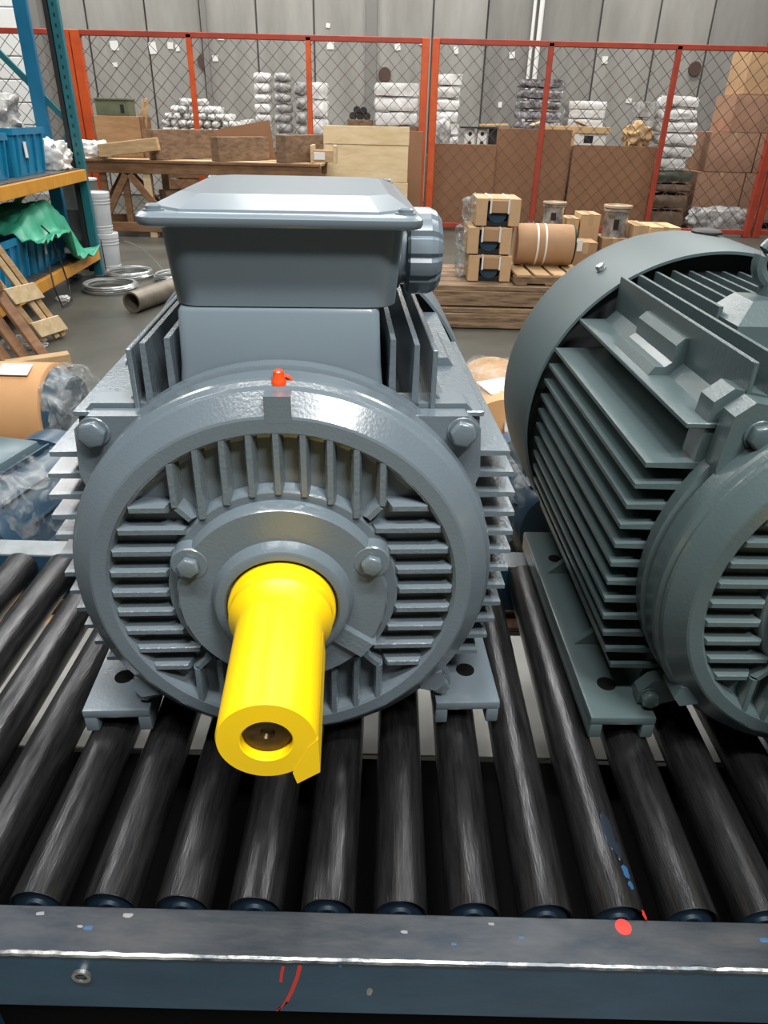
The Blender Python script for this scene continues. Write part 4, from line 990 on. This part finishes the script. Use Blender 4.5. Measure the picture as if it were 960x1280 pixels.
gb('flat pale carton right of the right chrome canister', 793, 812, 282, 7.72, .44, M_CARD2)
gb('low carton with loose flaps behind the cowl of the second motor', 814, 852, 284, 7.95, .46, M_CARDI)
M_CHR = mat('foil_chrome', (.70, .68, .63), .2, .6, (.20, .19, .18), 9, .5, 12)
def canister(label, px, pyt, pyb, y, r):
    a = ony(px, pyb, y); zt = ony(px, pyt, y).z
    t = thing('canister', label, 'canister', (a.x, y, a.z)); h = zt-a.z
    bm = nb(); lathe(bm, [(r*.9, 0), (r, .01), (r*.92, h*.3), (r*.94, h*.72), (r*.96, h*.8)], 40, 'z'); obj('canister_body', bm, M_CHR, t)
    bm = nb()
    lathe(bm, [(r*.96, h*.8), (r*1.1, h*.82), (r*1.1, h*.88), (r, h*.9)], 40, 'z'); obj('lower_rim', bm, M_CHR, t)
    bm = nb(); lathe(bm, [(r, h*.9), (r*1.12, h*.92), (r*1.12, h*.985), (r*.9, h), (r*.88, h*.95)], 40, 'z'); obj('upper_rim', bm, mat('pale_rim', (.60, .47, .33), .3, .3), t)
    t.location.z += .004
    bm = nb(); box(bm, (-r*.2, -r*.97, h*.45), (.05, .02, h*.3)); obj('dark_port', bm, M_BLK, t, bevel=.004, seg=1)
canister('left chrome canister standing on a carton behind the second motor', 690, 252, 284, 7.62, .105)
canister('right chrome canister standing on a carton behind the second motor', 766, 256, 298, 7.70, .125)
a = ony(661, 292, 7.4); bag('film_bag', 'clear crumpled film bag left of the left chrome canister', 'bag', (a.x, 7.40, .30), (.24, .2, .42), M_FILM2, 41, .35)
carton('cardboard carton under the clear film bag behind the wrapped cylinder', a.x+.02, 7.40, BZ, .26, .24, .156, M_CARD)
a = ony(693, 325, 7.15); t = thing('yellow_shaft_motor', 'small motor with a yellow shaft cover behind the wrapped cylinder', 'motor', (a.x, 7.25, .142))
bm = nb(); box(bm, (.0, 0, .12), (.2, .2, .24)); obj('motor_body', bm, M_CARD, t, bevel=.02)
bm = nb(); cyl(bm, (-.06, -.10, .27), (.06, -.10, .27), .05, 20); obj('shaft_cover', bm, M_YEL, t); bm = nb(); cyl(bm, (.06, -.10, .27), (.14, -.1, .27), .03, 16); obj('shaft', bm, M_BLK, t)
bm = nb(); lump(bm, (.02, 0, .34), (.26, .24, .34), .3, 3, 9, 3); obj('film_wrap', bm, M_FILM, t)

# ------------------------------------------------------------------ wrapped motors just behind the conveyor
def floor_pallet(label, x, y, W, D, m=M_WOOD, h=.14): return pallet(label, x, y, 0, W, D, m, h=h, nb_=5)
floor_pallet('timber pallet on the floor under the cardboard-wrapped motor at left', -1.72, 2.95, 1.1, .7)
t = thing('wrapped_motor', 'cardboard-wrapped motor with white sticker behind the conveyor at left', 'motor', (-1.80, 2.95, .142))
bm = nb(); lathe(bm, [(.18, -.42), (.205, -.42), (.208, -.36), (.208, .34), (.20, .345)], 48, 'x', (0, 0, .225)); obj('cardboard_sleeve', bm, mat('orange_cardboard', (.52, .285, .125), .7, 0, (.56, .315, .145), 4), t)
bm = nb(); lathe(bm, [(.03, .43), (.15, .42), (.185, .36), (.19, .30)], 40, 'x', (0, 0, .225)); obj('motor_end', bm, M_NAVY, t)
bm = nb(); lump(bm, (.40, 0, .225), (.22, .42, .42), .16, 3, 12, 4, .3); obj('film_wrap', bm, M_FILM2, t)
bm = nb(); box(bm, (.22, -.07, .431), (.13, .075, .003), rot(.35, 0, 0)); obj('sticker', bm, M_WHITE, t, smooth=False)
bm = nb(); box(bm, (0, 0, .012), (.7, .3, .024)); obj('cradle', bm, M_WOODD, t)

floor_pallet('timber pallet on the floor under the film-wrapped dark motor at left', -1.16, 1.98, .8, .62)
def film_motor(label, x, y, z, r, L, seed, rz=0, film=M_FILM):
    t = thing('film_motor', label, 'motor', (x, y, z), rz)
    bm = nb(); lathe(bm, [(.03, -L/2), (r*.8, -L/2), (r*.9, -L*.44), (r*.9, L*.3), (r*.98, L*.3), (r*.98, L*.48), (r*.6, L/2)], 40, 'y', (0, 0, r+.06)); obj('motor_body', bm, M_NAVY, t)
    for i in range(14):
        a = 2*pi*i/14; d = Vector((cos(a), 0, sin(a))); c = Vector((0, 0, r+.06))+d*r*.93
        bm = nb(); box(bm, (0, 0, 0), (.006, L*.66, r*.14)); bmesh.ops.transform(bm, matrix=Matrix.Translation(c+Vector((0, -L*.07, 0))) @ Matrix.Rotation(pi/2-a, 4, 'Y'), verts=bm.verts[:]); obj('cooling_fin', bm, M_NAVY, t)
    bm = nb(); box(bm, (-r*.2, 0, 2*r+.04), (r*.8, r*1.0, r*.4)); obj('terminal_box', bm, MATS['grey_blue_box'] if 'grey_blue_box' in MATS else mat('grey_blue_box', (.09, .135, .155), .3), t, bevel=.015)
    bm = nb(); box(bm, (0, 0, .03), (r*1.6, L*.6, .06)); obj('motor_base', bm, M_DARK, t, bevel=.006, seg=1)
    bm = nb(); lump(bm, (0, 0, r*1.16), (2.5*r, L*1.14, 2.42*r), .16, 3.2, seed, 5, .5)
    obj('film_wrap', bm, film, t, sharp=80)
    return t
film_motor('dark blue motor in clear film just behind the conveyor at left', -1.16, 1.96, .142, .20, .50, 21, R(-12))
floor_pallet('timber pallet on the floor under the cardboard and film motor between the big motors', .50, 3.05, .74, .7)
t = thing('wrapped_motor', 'cardboard-wrapped motor with white papers seen between the two big motors', 'motor', (.50, 3.02, .142))
bm = nb(); lathe(bm, [(.17, -.30), (.195, -.30), (.198, -.26), (.198, .26), (.19, .30)], 48, 'y', (0, 0, .215)); obj('cardboard_sleeve', bm, MATS['orange_cardboard'], t)
bm = nb(); box(bm, (-.03, -.14, .411), (.13, .16, .003), rot(0, -.1, .3)); obj('sticker', bm, M_WHITE, t, smooth=False)
bm = nb(); lathe(bm, [(.045, -.02), (.075, -.02), (.075, .02), (.045, .02)], 32, 'y', (.06, -.31, .30), False, False); obj('tape_ring', bm, M_WHITE, t)
bm = nb(); lump(bm, (0, .02, .24), (.44, .66, .46), .14, 3.5, 25, 4, .4); obj('film_wrap', bm, M_FILM, t, sharp=80)
bm = nb(); box(bm, (0, 0, .01), (.26, .5, .02)); obj('cradle', bm, M_WOODD, t)
floor_pallet('timber pallet on the floor under the film-wrapped motor between the big motors', .56, 2.22, .7, .62)
film_motor('dark blue motor in clear film between the two big grey motors', .55, 2.22, .142, .175, .46, 28, R(8), M_FILM)
